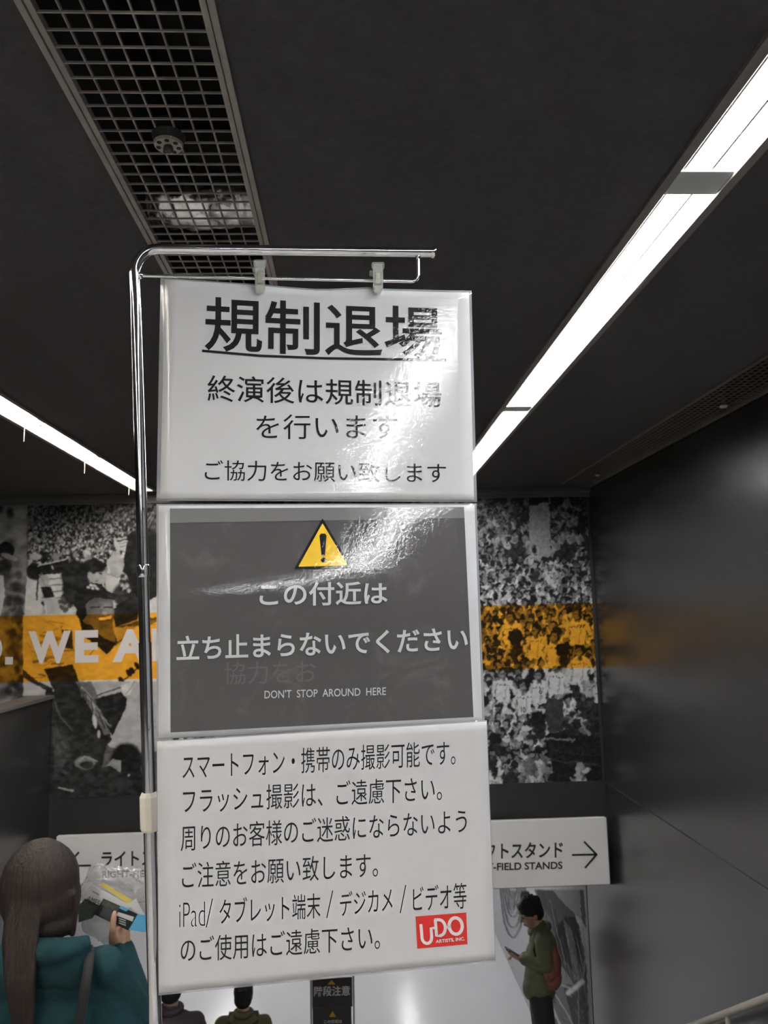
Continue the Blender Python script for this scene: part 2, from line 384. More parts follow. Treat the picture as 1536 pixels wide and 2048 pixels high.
# sprinkler rosette hanging in the near grille
c = PZ(337, 276, CEIL - 0.006)
t = empty('ceiling_sensor', c, 'round cream sensor with a ring of holes poking through the near grille', 'sensor')
bm = bmesh.new(); add_tube(bm, [c + np.array([0, 0, .035]), c + np.array([0, 0, 0.0])], [0.026, 0.030], 28); add_tube(bm, [c + np.array([0, 0, .004]), c + np.array([0, 0, -.012])], [0.036, 0.030], 28)
from_bm('housing', bm, M['groove'], t, False)
bm = bmesh.new()
R0, R1, z = 0.012, 0.031, c[2] - 0.0135
add_tube(bm, [(c[0], c[1], z), (c[0], c[1], z - 0.006)], [R1, R1 * 0.93], 32)
from_bm('ring', bm, mat('cream_ring', (0.36, 0.33, 0.29), 0.5), t)
bm = bmesh.new()
for k in range(7):
    a = 2 * math.pi * k / 7 + .3; add_tube(bm, [(c[0] + .0215 * math.cos(a), c[1] + .0215 * math.sin(a), z - .0055), (c[0] + .0215 * math.cos(a), c[1] + .0215 * math.sin(a), z - .0068)], 0.0052, 12)
from_bm('vent_hole', bm, M['plenum'], t)
bm = bmesh.new(); add_tube(bm, [(c[0], c[1], z - .005), (c[0], c[1], z - .014), (c[0], c[1], z - .018)], [0.009, 0.011, 0.007], 16); from_bm('sensor_tip', bm, M['wire'], t, True)
def sprinkler(px, py, label):
    c = PZ(px, py, CEIL - 0.02)
    t = empty('sprinkler_head', c, label, 'sprinkler', 'sprinkler heads by the right wall')
    bm = bmesh.new(); add_tube(bm, [c + np.array([0, 0, .05]), c], 0.008, 10); from_bm('stem', bm, M['trim'], t, True)
    bm = bmesh.new(); add_tube(bm, [c, c + np.array([0, 0, -.008])], [0.020, 0.016], 18); from_bm('rosette', bm, M['ivory'], t)
sprinkler(1447, 812, 'small pale sprinkler head in the right grille, the nearer of two')
sprinkler(1195, 950, 'small pale sprinkler head in the right grille, the farther of two')

# ---------------------------------------------------------------- lower passage lights
for x0, lab in ((0.80, 'strip light on the lower passage ceiling mirrored in the pale floor, right one'), (-2.37, 'strip light on the lower passage ceiling along its left wall')):
    t = empty('passage_light', (x0 + 0.1, 12, -0.6), lab, 'ceiling light')
    bm = bmesh.new(); add_box(bm, (x0, 8.0, -0.62), (x0 + 0.2, 15.6, -0.585)); from_bm('housing', bm, M['housing'], t)
    bm = bmesh.new(); add_box(bm, (x0 + 0.02, 8.05, -0.632), (x0 + 0.18, 15.55, -0.6205)); from_bm('diffuser', bm, M['tube_b'], t)

# ---------------------------------------------------------------- text
def text_geo(body, off=0.0, space=1.0):
    c = bpy.data.curves.new('t', 'FONT'); c.body = body; c.resolution_u = 4; c.offset = off; c.space_character = space
    o = bpy.data.objects.new('t', c); COL.objects.link(o)
    me = bpy.data.meshes.new_from_object(o.evaluated_get(bpy.context.evaluated_depsgraph_get()))
    v = np.array([x.co[:2] for x in me.vertices]); f = [tuple(p.vertices) for p in me.polygons]
    bpy.data.objects.remove(o); bpy.data.curves.remove(c); bpy.data.meshes.remove(me)
    v = (v - v.min(0)) / (v.max(0) - v.min(0))
    return v, f
def quad_map(q, u, v, sag=0.0):                 # q = TL TR BR BL in the photo's frame, v = 0 at the bottom
    q = [np.array(a, float) for a in q]
    p = (q[3] * (1 - u) + q[2] * u) * (1 - v) + (q[0] * (1 - u) + q[1] * u) * v
    p[1] += sag * 4 * u * (1 - u)
    return p
def text_obj(name, body, q, place, m, parent, off=0.0, sag=0.0, space=1.0):
    v, f = text_geo(body, off, space)
    vs = [place(*quad_map(q, a, b, sag)) for a, b in v]
    me = bpy.data.meshes.new(name); me.from_pydata([tuple(map(float, p)) for p in vs], [], f); me.update()
    # faces look towards the viewer's side
    return link(name, me, m, parent)
def poly_obj(name, pts, place, m, parent):
    return from_py(name, [place(*p) for p in pts], [tuple(range(len(pts)))], m, parent)
def strip_obj(name, a, b, w, place, m, parent):
    a, b = np.array(a, float), np.array(b, float); d = (b - a) / np.linalg.norm(b - a); n = np.array([-d[1], d[0]]) * w / 2
    return poly_obj(name, [a + n, b + n, b - n, a - n], place, m, parent)

# ---------------------------------------------------------------- chrome sign stand
st = empty('sign_stand', PS(311, 2048, -0.02) * np.array([1, 1, 0]), 'tall chrome tube stand with a bent top bar holding three notices', 'sign stand')
BK = -0.014
pA, pB = PS(311, 2048, BK), PS(272, 600, BK)
dirp = (pA - pB) / (pA - pB)[2]
foot = pA - dirp * (pA[2] - 0.03)
R = 0.0070
cor = []
for k in range(13):      # quarter bend of the tube
    a = math.pi / 2 * k / 12; cx, cy = 316, 548
    cor.append(PS(cx - 47 * math.cos(a), cy - 50 * math.sin(a), BK))
mid = PS(290, 1285, BK)
bm = bmesh.new(); add_tube(bm, [foot, mid], R * 1.12, 24); from_bm('lower_pole', bm, M['chrome'], st, True)
bm = bmesh.new(); add_tube(bm, [mid + (pB - mid) * -0.02, pB] + cor + [PS(864, 505, BK)], R, 24); from_bm('bent_pole', bm, M['chrome'], st, True)
mj = PS(286.5, 1142, BK); dj = (pB - mj) / np.linalg.norm(pB - mj)
bm = bmesh.new(); add_tube(bm, [mj - dj * 0.008, mj - dj * 0.006, mj + dj * 0.006, mj + dj * 0.008], [R * 1.02, R * 1.14, R * 1.14, R * 1.02], 24); from_bm('joint_sleeve', bm, M['chrome'], st, True)
e0, e1 = PS(862, 505, BK), PS(871, 505.3, BK); de = (e1 - e0)
bm = bmesh.new(); add_tube(bm, [e0, e0 + de * .5, e0 + de * .9, e0 + de], [R * 1.14, R * 1.2, R * 1.12, R * .5], 20); from_bm('end_cap', bm, M['chrome'], st, True)
rp = [PS(276, 551, BK), PS(822, 563, BK)]
for k in range(7):
    a = math.pi / 2 * k / 6; rp.append(PS(824 + 12 * math.sin(a), 551 + 12 * math.cos(a), BK))
rp.append(PS(835.5, 512, BK))
bm = bmesh.new(); add_tube(bm, rp, 0.0024, 14); from_bm('hanging_rod', bm, M['chrome'], st, True)
bm = bmesh.new(); add_ball(bm, PS(835.5, 514, BK), 0.0042); from_bm('weld_bead', bm, M['chrome'], st, True)
bm = bmesh.new(); add_ball(bm, PS(279, 551, BK), 0.0050); from_bm('weld_bead', bm, M['chrome'], st, True)
# clamp collar
ca, cb = PS(297.5, 1584, BK), PS(299.5, 1662, BK); dc = (cb - ca)
bm = bmesh.new(); add_tube(bm, [ca, ca + dc * .12, ca + dc * .93, cb], [0.0085, 0.0112, 0.0112, 0.0095], 10); from_bm('clamp_collar', bm, M['ivory'], st, False)
bm = bmesh.new(); add_tube(bm, [(foot[0], foot[1], 0.0), (foot[0], foot[1], 0.012), (foot[0], foot[1], 0.022), (foot[0], foot[1], 0.04)], [0.17, 0.17, 0.05, 0.014], 40); from_bm('base', bm, M['chrome'], st, True)

# ---------------------------------------------------------------- the three notices
def sheet(quad, nx, ny, off, top=None, bulge=None):
    vs, fs = [], []
    for j in range(ny + 1):
        for i in range(nx + 1):
            u, v = i / nx, 1 - j / ny
            p = quad_map(quad, u, v)
            if top is not None: p[1] += top(u) * v ** 3
            vs.append(PS(p[0], p[1], off + bow(p[1])))
    for j in range(ny):
        for i in range(nx):
            a = j * (nx + 1) + i; fs.append((a, a + nx + 1, a + nx + 2, a + 1))
    return vs, fs
def bow(y):      # the hanging sheets bow outwards, most where the second one hangs from the first
    if y <= 1004: return 0.015 * min(1.0, max(0.0, (y - 560) / 440)) ** 2
    v = max(0.0, 1 - (y - 1004) / 460)
    if v >= .7: return 0.015 + .31 * .16 * (1 - v)
    q = min(.7 - v, .15)
    return 0.015 + .31 * .16 * (.3 + q - q * q / .3)
def place(off): return lambda x, y: PS(x, y, off + bow(y))
def notice(quad, pq, label, m, off, top=None):
    c = PS(*quad_map(quad, .5, 0), off)
    t = empty('laminated_notice', c, label, 'notice', 'notices on the chrome stand')
    vs, fs = sheet(quad, 24, 30, off, top); p = from_py('laminate_pouch', vs, fs, M['pouch'], t, True)
    so = p.modifiers.new('s', 'SOLIDIFY'); so.thickness = 0.0006
    vs, fs = sheet(pq, 24, 30, off + 0.0006, top); p = from_py('paper', vs, fs, m, t, True)
    so = p.modifiers.new('s', 'SOLIDIFY'); so.thickness = 0.0004; so.offset = 0
    return t
tx = [0, .25, .29, .43, .515, .67, .71, .93, 1]
ty = [0, 3.5, 4, 8, 9.5, 1.5, 3.5, 1.5, 0]
def top1(u): return float(np.interp(u, tx, ty)) - 1.0
Q1 = [(321, 557), (943, 582), (954, 1004), (313, 1001)]
n1 = notice(Q1, [(330, 560), (938, 586), (948, 1000), (320, 997)], 'white laminated notice with a big underlined heading, topmost of the three on the stand', M['paper'], 0.002, top1)
T1 = place(0.0032)
text_obj('heading_lettering', '規制退場', [(410, 592), (883, 614), (884, 718), (409, 702)], T1, M['ink'], n1, 0.012, sag=2)
pts = [(404, 699), (520, 709), (648, 714), (892, 717.5)]
from_py('underline', [T1(x, y) for x, y in pts] + [T1(x, y + 5) for x, y in pts[::-1]], [(0, 1, 6, 7), (1, 2, 5, 6), (2, 3, 4, 5)], M['ink'], n1)
text_obj('text_line', '終演後は規制退場', [(415, 750), (882.5, 764), (883, 815), (415, 803)], T1, M['ink'], n1, 0.004)
text_obj('text_line', 'を行います', [(512, 829), (795, 828), (795, 879), (512, 878)], T1, M['ink'], n1, 0.0)
text_obj('text_line', 'ご協力をお願い致します', [(409.5, 920), (892, 926), (892, 966), (409.5, 961)], T1, M['ink'], n1, 0.0)

Q2 = [(313, 1008), (953, 1007), (970, 1452), (313, 1478)]
n2 = notice(Q2, [(317, 1011), (949, 1010), (965, 1448), (317, 1476)], 'dark grey laminated notice with a yellow warning triangle, middle of the three', M['margin'], 0.001)
vs, fs = sheet([(340, 1017), (928, 1014), (947, 1434), (341, 1465)], 24, 24, 0.0022)
from_py('grey_panel', vs, fs, M['greyprint'], n2, True)
vs, fs = sheet([(340, 1017), (928, 1014), (929, 1036), (340, 1046)], 20, 3, 0.0027)
from_py('glued_top_strip', vs, fs, film_mat('paler_grey_print', (0.17, 0.168, 0.165)), n2, True)
T2 = place(0.0033)
def rounded(pts, r):
    out = []; n = len(pts)
    for i in range(n):
        p = np.array(pts[i], float); a = np.array(pts[i - 1], float); b = np.array(pts[(i + 1) % n], float)
        a = p + (a - p) / np.linalg.norm(a - p) * r; b = p + (b - p) / np.linalg.norm(b - p) * r
        for t in (0, .33, .67, 1): out.append(tuple((1 - t) ** 2 * a + 2 * t * (1 - t) * p + t * t * b))
    return out
poly_obj('warning_triangle', rounded([(645, 1036), (588, 1138), (704, 1135.5)], 4), T2, M['ink'], n2)
T2b = place(0.0037)
poly_obj('triangle_fill', rounded([(645, 1046.5), (596.5, 1133.5), (696, 1131)], 2), T2b, M['yellow'], n2)
T2c = place(0.0041)
ex = [(639, 1071), (642, 1067), (650, 1067), (653, 1071), (650, 1110), (648, 1112), (645, 1112), (643, 1110)]
poly_obj('exclamation_mark', ex, T2c, M['ink'], n2)
poly_obj('exclamation_dot', [(647 + 5.2 * math.cos(a * math.pi / 8), 1120 + 5 * math.sin(a * math.pi / 8)) for a in range(16)], T2c, M['ink'], n2)
text_obj('text_line', 'この付近は', [(519, 1164), (775, 1163), (775, 1209), (519, 1213)], T2, M['lightprint'], n2, 0.018)
text_obj('text_line', '立ち止まらないでください', [(353, 1272), (935, 1252), (936, 1301), (353, 1322)], T2, M['lightprint'], n2, 0.018)
text_obj('text_line', "DON'T  STOP  AROUND  HERE", [(529, 1381), (772, 1374), (772, 1390), (529, 1397)], T2, M['lightprint'], n2, 0.004)
text_obj('faint_lettering', '協力をお', [(448, 1325), (632, 1319), (632, 1366), (448, 1369)], place(0.0028), M['ghostg'], n2, 0.0)

Q3 = [(313, 1482), (974, 1440), (992, 1924), (317, 1991)]
n3 = notice(Q3, [(314, 1484), (973, 1443), (990, 1920), (318, 1986)], 'white notice of six lines with a red logo, lowest of the three', M['paper3'], 0.0035)
T3 = place(0.0045)
B = 0.0
def line3(s, q, off=0.0): text_obj('text_line', s, q, T3, M['ink3'], n3, off)
line3('スマートフォン・携帯のみ撮影可能です。', [(365, 1508), (911, 1480), (911, 1530), (365, 1560)])
line3('フラッシュ撮影は、ご遠慮下さい。', [(366, 1577), (884, 1551), (884, 1601), (366, 1628)])
line3('周りのお客様のご迷惑にならないよう', [(361.5, 1651), (933.5, 1617), (933.5, 1666), (361.5, 1703)])
line3('ご注意をお願い致します。', [(364, 1726), (756, 1704), (756, 1754), (364, 1778)])
line3('iPad', [(358.5, 1806), (410, 1803), (410, 1852), (358.5, 1855)], -0.018)
strip_obj('slash', (412.5, 1855), (425, 1797), 2.0, T3, M['ink3'], n3)
line3('タブレット端末', [(439, 1797), (641, 1785), (641, 1836), (439, 1850)])
strip_obj('slash', (653.5, 1836), (665.5, 1781), 2.0, T3, M['ink3'], n3)
line3('デジカメ', [(680, 1784), (785, 1773), (785, 1822), (680, 1833)])
strip_obj('slash', (800.5, 1826), (811.5, 1770), 2.0, T3, M['ink3'], n3)
line3('ビデオ等', [(826, 1773), (933, 1764), (933, 1817), (826, 1824)])
line3('のご使用はご遠慮下さい。', [(361.5, 1875), (760, 1848), (760, 1899), (361.5, 1926)])
text_obj('faint_lettering', '注意', [(706, 1694), (930, 1672), (935, 1752), (712, 1770)], place(0.0040), M['ghostw'], n3, 0.01)
# red logo
LQ = [(831, 1833), (932.5, 1825), (935, 1888.5), (834.5, 1897.5)]
poly_obj('logo_panel', LQ, T3, M['red'], n3)
T3b = place(0.0049)
def lg(x, y):   # logo drawing units
    u = (x - 235) / 738; v = 1 - (y - (240 - (x - 235) * 0.075)) / 468
    return T3b(*quad_map(LQ, u, v))
def ribbon(path, w, closed=False):
    vs = []; n = len(path)
    for i in range(n):
        a = np.array(path[i - 1 if (i or closed) else 0], float); b = np.array(path[(i + 1) % n if (i < n - 1 or closed) else i], float)
        d = (b - a) / np.linalg.norm(b - a); nn = np.array([-d[1], d[0]]) * w / 2; p = np.array(path[i], float)
        vs += [lg(*(p + nn)), lg(*(p - nn))]
    fs = [(2 * i, 2 * i + 1, 2 * i + 3, 2 * i + 2) for i in range(n - 1)]
    if closed: fs.append((2 * n - 2, 2 * n - 1, 1, 0))
    return vs, fs
allv, allf = [], []
def addr(path, w, closed=False):
    v, f = ribbon(path, w, closed); k = len(allv); allv.extend(v); allf.extend([tuple(i + k for i in q) for q in f])
W = 44
addr([(307, 352), (313, 530)] + [(383 - 70 * math.cos(a), 545 + 88 * math.sin(a)) for a in np.linspace(0.1, math.pi - 0.1, 14)] + [(455, 530), (452, 412), (510, 410)], W)
addr([(518, 290), (527, 525), (575, 522)] + [(572 + 88 * math.sin(a), 405 - 117 * math.cos(a) * -1) for a in np.linspace(0.2, math.pi - 0.2, 12)] + [(560, 288), (505, 290)], W)
addr([(812 + 95 * math.cos(a), 382 + 120 * math.sin(a)) for a in np.linspace(0, 2 * math.pi, 32, endpoint=False)], W + 4, True)
addr([(660, 400), (725, 396)], 40)
from_py('logo_lettering', allv, allf, M['logowhite'], n3)
v, f = text_geo('ARTISTS, INC.', 0.03)
from_py('logo_small_lettering', [lg(510 + a * 425, 640 - b * 58 - a * 38 + 0) for a, b in v], f, M['logowhite'], n3)

# clear clips
def clip(px, py0, py1, label, lever):
    t = empty('plastic_clip', PS(px, py0, 0.0), label, 'clip', 'clear plastic clips on the rod')
    def pc(x, y, o): return PS(px + x, y, o)
    h = py1 - py0
    def slab(name, pts, o0, o1, m, bev=0.0006):
        bm = bmesh.new(); a = [bm.verts.new(pc(x, py0 + y * h, o0)) for x, y in pts]; b = [bm.verts.new(pc(x, py0 + y * h, o1)) for x, y in pts]
        bm.faces.new(a); bm.faces.new(b[::-1])
        for i in range(len(pts)): j = (i + 1) % len(pts); bm.faces.new((a[j], a[i], b[i], b[j]))
        bmesh.ops.recalc_face_normals(bm, faces=bm.faces[:])
        if bev: bmesh.ops.bevel(bm, geom=bm.edges[:], offset=bev, segments=2, affect='EDGES')
        return from_bm(name, bm, m, t)
    outline = [(-12, 0), (12, 0), (13, .06), (13, .19), (10, .24), (10, .9), (7, 1), (-7, 1), (-10, .9), (-10, .24), (-13, .19), (-13, .06)]
    slab('front_jaw', outline, 0.0075, 0.0115, M['clip'])
    slab('rear_jaw', [(-9, .05), (9, .05), (9, .95), (-9, .95)], -0.006, -0.003, M['clip'])
    slab('spring', [(-4.5, .33), (4.5, .33), (4.5, .68), (-4.5, .68)], -0.002, 0.0085, M['clip_core'], 0)
    slab('grip_pad', [(-8, .74), (8, .74), (6, .96), (-6, .96)], 0.0045, 0.0074, M['ivory'])
    slab('side_rib', [(-10, .24), (-7.5, .24), (-7.5, .9), (-10, .9)], -0.003, 0.0125, M['clip'], 0.0003)
    slab('side_rib', [(7.5, .24), (10, .24), (10, .9), (7.5, .9)], -0.003, 0.0125, M['clip'], 0.0003)
    slab('hinge_lug', [(-14 - lever, .22 + lever * .015), (-10, .22 + lever * .015), (-10, .38 + lever * .03), (-14 - lever, .36 + lever * .03)], 0.0, 0.006, M['clip'])
clip(520, 519, 588, 'clear plastic clip gripping the top notice, left one', 0)
clip(756, 524, 587, 'clear plastic clip gripping the top notice, right one', 3)

# ---------------------------------------------------------------- printed murals (paint worked out once, then stored on the wall's vertices)
rng = np.random.default_rng(7)
class Paint:
    def __init__(s, x0, y0, x1, y1):
        s.x0, s.y0 = x0, y0; s.w, s.h = int(x1 - x0), int(y1 - y0); s.a = np.full((s.h, s.w), 0.1)
    def win(s, xa, ya, xb, yb):
        i0, i1 = max(0, int(xa - s.x0) - 1), min(s.w, int(xb - s.x0) + 2); j0, j1 = max(0, int(ya - s.y0) - 1), min(s.h, int(yb - s.y0) + 2)
        if i1 <= i0 or j1 <= j0: return None
        X, Y = np.meshgrid(np.arange(i0, i1) + s.x0, np.arange(j0, j1) + s.y0)
        return (slice(j0, j1), slice(i0, i1)), X.astype(float), Y.astype(float)
    def ell(s, cx, cy, rx, ry, v, ang=0.0, soft=0.25, al=1.0):
        r = max(rx, ry) * 1.3; w = s.win(cx - r, cy - r, cx + r, cy + r)
        if not w: return
        sl, X, Y = w; c, q = math.cos(ang), math.sin(ang); dx, dy = X - cx, Y - cy
        d = np.sqrt(((dx * c + dy * q) / rx) ** 2 + ((-dx * q + dy * c) / ry) ** 2)
        m = np.clip((1 + soft / 2 - d) / max(soft, 1e-3), 0, 1) * al; s.a[sl] = s.a[sl] * (1 - m) + v * m
    def poly(s, pts, v, al=1.0):
        P = np.array(pts, float); w = s.win(P[:, 0].min(), P[:, 1].min(), P[:, 0].max(), P[:, 1].max())
        if not w: return
        sl, X, Y = w; ins = np.zeros(X.shape, bool); n = len(P)
        for i in range(n):
            (xa, ya), (xb, yb) = P[i], P[(i + 1) % n]
            if ya == yb: continue
            c = ((ya > Y) != (yb > Y)) & (X < (xb - xa) * (Y - ya) / (yb - ya) + xa); ins ^= c
        m = ins * al; s.a[sl] = s.a[sl] * (1 - m) + v * m
    def line(s, pts, wd, v, al=1.0):
        for a, b in zip(pts, pts[1:]):
            w = s.win(min(a[0], b[0]) - wd, min(a[1], b[1]) - wd, max(a[0], b[0]) + wd, max(a[1], b[1]) + wd)
            if not w: continue
            sl, X, Y = w; dx, dy = b[0] - a[0], b[1] - a[1]; L2 = dx * dx + dy * dy + 1e-9
            t = np.clip(((X - a[0]) * dx + (Y - a[1]) * dy) / L2, 0, 1); d = np.hypot(X - a[0] - t * dx, Y - a[1] - t * dy)
            m = np.clip(wd / 2 + .5 - d, 0, 1) * al; s.a[sl] = s.a[sl] * (1 - m) + v * m
    def grain(s, xa, ya, xb, yb, cell, amp, sx=1.0):
        w = s.win(xa, ya, xb, yb)
        if not w: return
        sl, X, Y = w; g = rng.random((int((yb - ya) / cell) + 4, int((xb - xa) / (cell * sx)) + 4))
        u = (X - xa + 2) / (cell * sx); v = (Y - ya + 2) / cell; i, j = u.astype(int), v.astype(int); fu, fv = u - i, v - j
        i = np.clip(i, 0, g.shape[1] - 2); j = np.clip(j, 0, g.shape[0] - 2)
        n = (g[j, i] * (1 - fu) + g[j, i + 1] * fu) * (1 - fv) + (g[j + 1, i] * (1 - fu) + g[j + 1, i + 1] * fu) * fv
        s.a[sl] = np.clip(s.a[sl] + (n - 0.5) * amp, 0.0, 1)
    def at(s, px, py, amp=0.0):
        if amp:
            q = Paint(s.x0, s.y0, s.x0 + s.w, s.y0 + s.h)
            def field(cell):
                q.a[:] = .5; q.grain(s.x0, s.y0, s.x0 + s.w, s.y0 + s.h, cell, 1.0); return q.at(px, py) - .5
            amp = np.where(px < 330, amp * .36, amp) if s.w > 600 else amp
            px, py = px + amp * (field(7) + .7 * field(3)), py + amp * (field(7) + .7 * field(3))
        u = np.clip(px - s.x0, 0, s.w - 1.01); v = np.clip(py - s.y0, 0, s.h - 1.01); i, j = u.astype(int), v.astype(int); fu, fv = u - i, v - j
        a = s.a
        return (a[j, i] * (1 - fu) + a[j, i + 1] * fu) * (1 - fv) + (a[j + 1, i] * (1 - fu) + a[j + 1, i + 1] * fu) * fv
def spectator(c, x, y, r, light, arms=True):
    sh = float(rng.choice([.85, .75, .62, .35, .12], p=[.34, .22, .16, .14, .14])) * light
    lean = rng.normal(0, .25)
    c.ell(x + lean * r, y + 2.7 * r, r * 1.45, r * 2.1, sh, lean * .4, .15)
    c.ell(x + lean * r + r * .8, y + 3.3 * r, r * .45, r * 1.3, sh * .62, .1, .5, .8)
    if arms:
        for sg in (-1, 1):
            if rng.random() < .62:
                up = rng.random() < .45; ex = x + sg * r * rng.uniform(1.6, 2.4); ey = y + r * rng.uniform(1.8, 3.4)
                hx = ex + sg * r * rng.uniform(-1.2, .8); hy = ey + (-r * rng.uniform(1.2, 3) if up else r * rng.uniform(-.4, 1.6))
                c.line([(x + sg * r * 1.2, y + 1.7 * r), (ex, ey)], r * .7, sh * .9); c.line([(ex, ey), (hx, hy)], r * .55, .38 * light + .06)
                c.ell(hx, hy, r * .36, r * .36, .5 * light, 0, .4)
    c.ell(x, y + r * 1.2, r * .5, r * .6, .30 * light, 0, .3)
    hair = rng.uniform(.02, .09)
    c.ell(x, y, r * .86, r * 1.05, hair, lean * .3, .2)
    if rng.random() < .8:
        fx = x + rng.choice([-1, 1]) * r * rng.uniform(.1, .35)
        c.ell(fx, y + r * .32, r * .56, r * .62, rng.uniform(.34, .58) * light, 0, .4)
        c.line([(fx - r * .3, y + r * .2), (fx + r * .3, y + r * .2)], r * .16, .12, .7); c.line([(fx - r * .2, y + r * .65), (fx + r * .2, y + r * .65)], r * .13, .14, .6)
        if rng.random() < .3: c.ell(x, y - r * .55, r * .95, r * .5, rng.choice([.7, .05]) * light, 0, .2)
    if sh > .5 * light:
        for k in range(4): c.ell(x + lean * r + (k - 1.5) * r * .42, y + 2.3 * r, r * .13, r * .16, .08, 0, .3)
        c.ell(x + lean * r, y + 3.1 * r, r * .26, r * .36, .1, 0, .3, .8)
cv = Paint(-190, 965, 1260, 1610)
# stands: far crowd texture on top, growing spectators below
cv.a[:] = 0.10
cv.grain(-190, 965, 1260, 1610, 4, .12); cv.grain(-190, 965, 1260, 1610, 2.2, .1)
y = 992.0
while y < 1600:
    k = (y - 990) / 600.0; r = 4.4 + 6.8 * k; x = 330 + rng.uniform(0, 10)
    light = 0.45 + 0.62 * min(1, k * 3.2)
    while x < 1250:
        if not (y > 1340 and x > 1120 and rng.random() < .75) and not (y < 1110 and rng.random() < (.75 if x > 1090 or 1015 < x < 1060 else .35)):
            spectator(cv, x + rng.uniform(-3, 3), y + rng.uniform(-4, 4), r * rng.uniform(.85, 1.15), light)
        x += r * rng.uniform(1.9, 3.0)
    y += r * rng.uniform(1.5, 2.0)
# roof column with net, dark roof parts, aisle and steps at lower right
cv.poly([(1057, 960), (1097, 960), (1099, 1098), (1102, 1115), (1060, 1112)], .50); cv.poly([(1057, 960), (1095, 960), (1097, 1005), (1058, 1012)], .06)
cv.line([(1096, 960), (1099, 1100)], 2, .55); cv.grain(1058, 1012, 1100, 1115, 2, .14)
for (sx, sy, sr) in ((1068, 1100, 7), (1086, 1122, 7), (1072, 1128, 8), (1100, 1130, 8)): spectator(cv, sx, sy, sr, 1.0)
cv.poly([(1088, 1470), (1150, 1455), (1206, 1500), (1206, 1600), (1110, 1570)], .05); cv.line([(1092, 1477), (1148, 1480)], 4, .42); cv.line([(1098, 1520), (1200, 1532)], 3, .16); cv.line([(1100, 1500), (1200, 1512)], 2, .12)
for (sx, sy, sr, li) in ((1078, 1350, 11, 1.1), (1112, 1330, 11, 1.1), (1048, 1370, 11, 1.1), (1006, 1345, 11, 1.1), (1160, 1300, 12, 1.1), (1155, 1225, 12, 1.1), (1110, 1270, 12, 1.1), (1072, 1258, 11, 1.1), (1022, 1232, 11, 1.1)):
    cv.poly([(sx - .5 * sr, sy + .9 * sr), (sx + .5 * sr, sy + .9 * sr), (sx + 1.5 * sr, sy + 1.6 * sr), (sx + 1.25 * sr, sy + 3.2 * sr), (sx + 1.3 * sr, sy + 5.2 * sr), (sx - 1.2 * sr, sy + 5.4 * sr), (sx - 1.2 * sr, sy + 3.2 * sr), (sx - 1.5 * sr, sy + 1.6 * sr)], .84); cv.line([(sx + .5 * sr, sy + 2.6 * sr), (sx + .2 * sr, sy + 5 * sr)], 2, .5)
    for q in range(5): cv.ell(sx - sr + q * sr * .5, sy + 2.2 * sr, 1.3, 1.9, .07, 0, .3)
    cv.line([(sx - 1.5 * sr, sy + 1.8 * sr), (sx - 1.9 * sr, sy + 3.8 * sr), (sx - .4 * sr, sy + 4.1 * sr)], sr * .6, .78); cv.line([(sx - 1.35 * sr, sy + 2.2 * sr), (sx - 1.5 * sr, sy + 4.2 * sr)], 1.3, .3)
    cv.line([(sx + 1.4 * sr, sy + 1.8 * sr), (sx + 2.0 * sr, sy + 3.6 * sr)], sr * .6, .8)
    cv.ell(sx, sy + sr * .9, sr * .5, sr * .7, .3); cv.ell(sx, sy, sr * .9, sr * 1.1, .05, 0, .15); cv.ell(sx - .25 * sr, sy + .3 * sr, sr * .56, sr * .66, .45, 0, .35)
    cv.line([(sx - .6 * sr, sy + .15 * sr), (sx + .1 * sr, sy + .15 * sr)], 1.6, .12)
cv.poly([(1093, 1395), (1125, 1398), (1128, 1460), (1100, 1466), (1088, 1430)], .16)
for (sx, sy, sr) in ((1075, 1440, 15), (990, 1480, 14), (1125, 1300, 14), (1030, 1275, 15)): cv.ell(sx, sy, sr, sr * 1.15, .03, 0, .15); cv.ell(sx + 3, sy + sr * 1.6, sr * .8, sr, .08, 0, .3)
for q in range(26): spectator(cv, rng.uniform(975, 1085), rng.uniform(1500, 1545), rng.uniform(7, 10), 1.0)
for q in range(12): cv.ell(rng.uniform(1130, 1200), rng.uniform(1395, 1470), rng.uniform(4, 10), rng.uniform(3, 8), rng.uniform(.05, .35), rng.uniform(0, 3), .4)
spectator(cv, 1165, 1545, 8, .9)
for q in range(5): cv.ell(rng.uniform(1155, 1185), 1535 + rng.uniform(-8, 20), 9, 6, rng.uniform(.3, .7), rng.uniform(0, 3), .4)
# --- left half, drawing units of an enlarged sketch
def S(x, y): return (x / 3.303, 980 + y / 3.303)
def E(x, y, rx, ry, v, ang=0, soft=.2, al=1.0): p = S(x, y); cv.ell(p[0], p[1], rx / 3.303, ry / 3.303, v, ang, soft, al)
def PL(pts, v, al=1.0): cv.poly([S(*p) for p in pts], v, al)
def LN(pts, w, v, al=1.0): cv.line([S(*p) for p in pts], w / 3.303, v, al)
PL([(-700, -60), (1140, -60), (1140, 2060), (-700, 2060)], .62)
PL([(180, 60), (1140, 60), (1140, 480), (180, 480)], .22)
for q in range(5200):
    yy = rng.uniform(70, 560); k = min(1, (yy - 60) / 350); xx = rng.uniform(185, 1140)
    E(xx, yy, rng.uniform(4, 9), rng.uniform(5, 12), float(np.clip(rng.choice([.02, .08, .5, .8]) * (.3 + .7 * k) + .03, 0, 1)), rng.uniform(-.6, .6), .4)
LN([(230, 330), (205, 200), (240, 60)], 9, .45, .7); LN([(230, 330), (262, 120)], 6, .4, .6); LN([(790, 330), (770, 120)], 4, .4, .6)
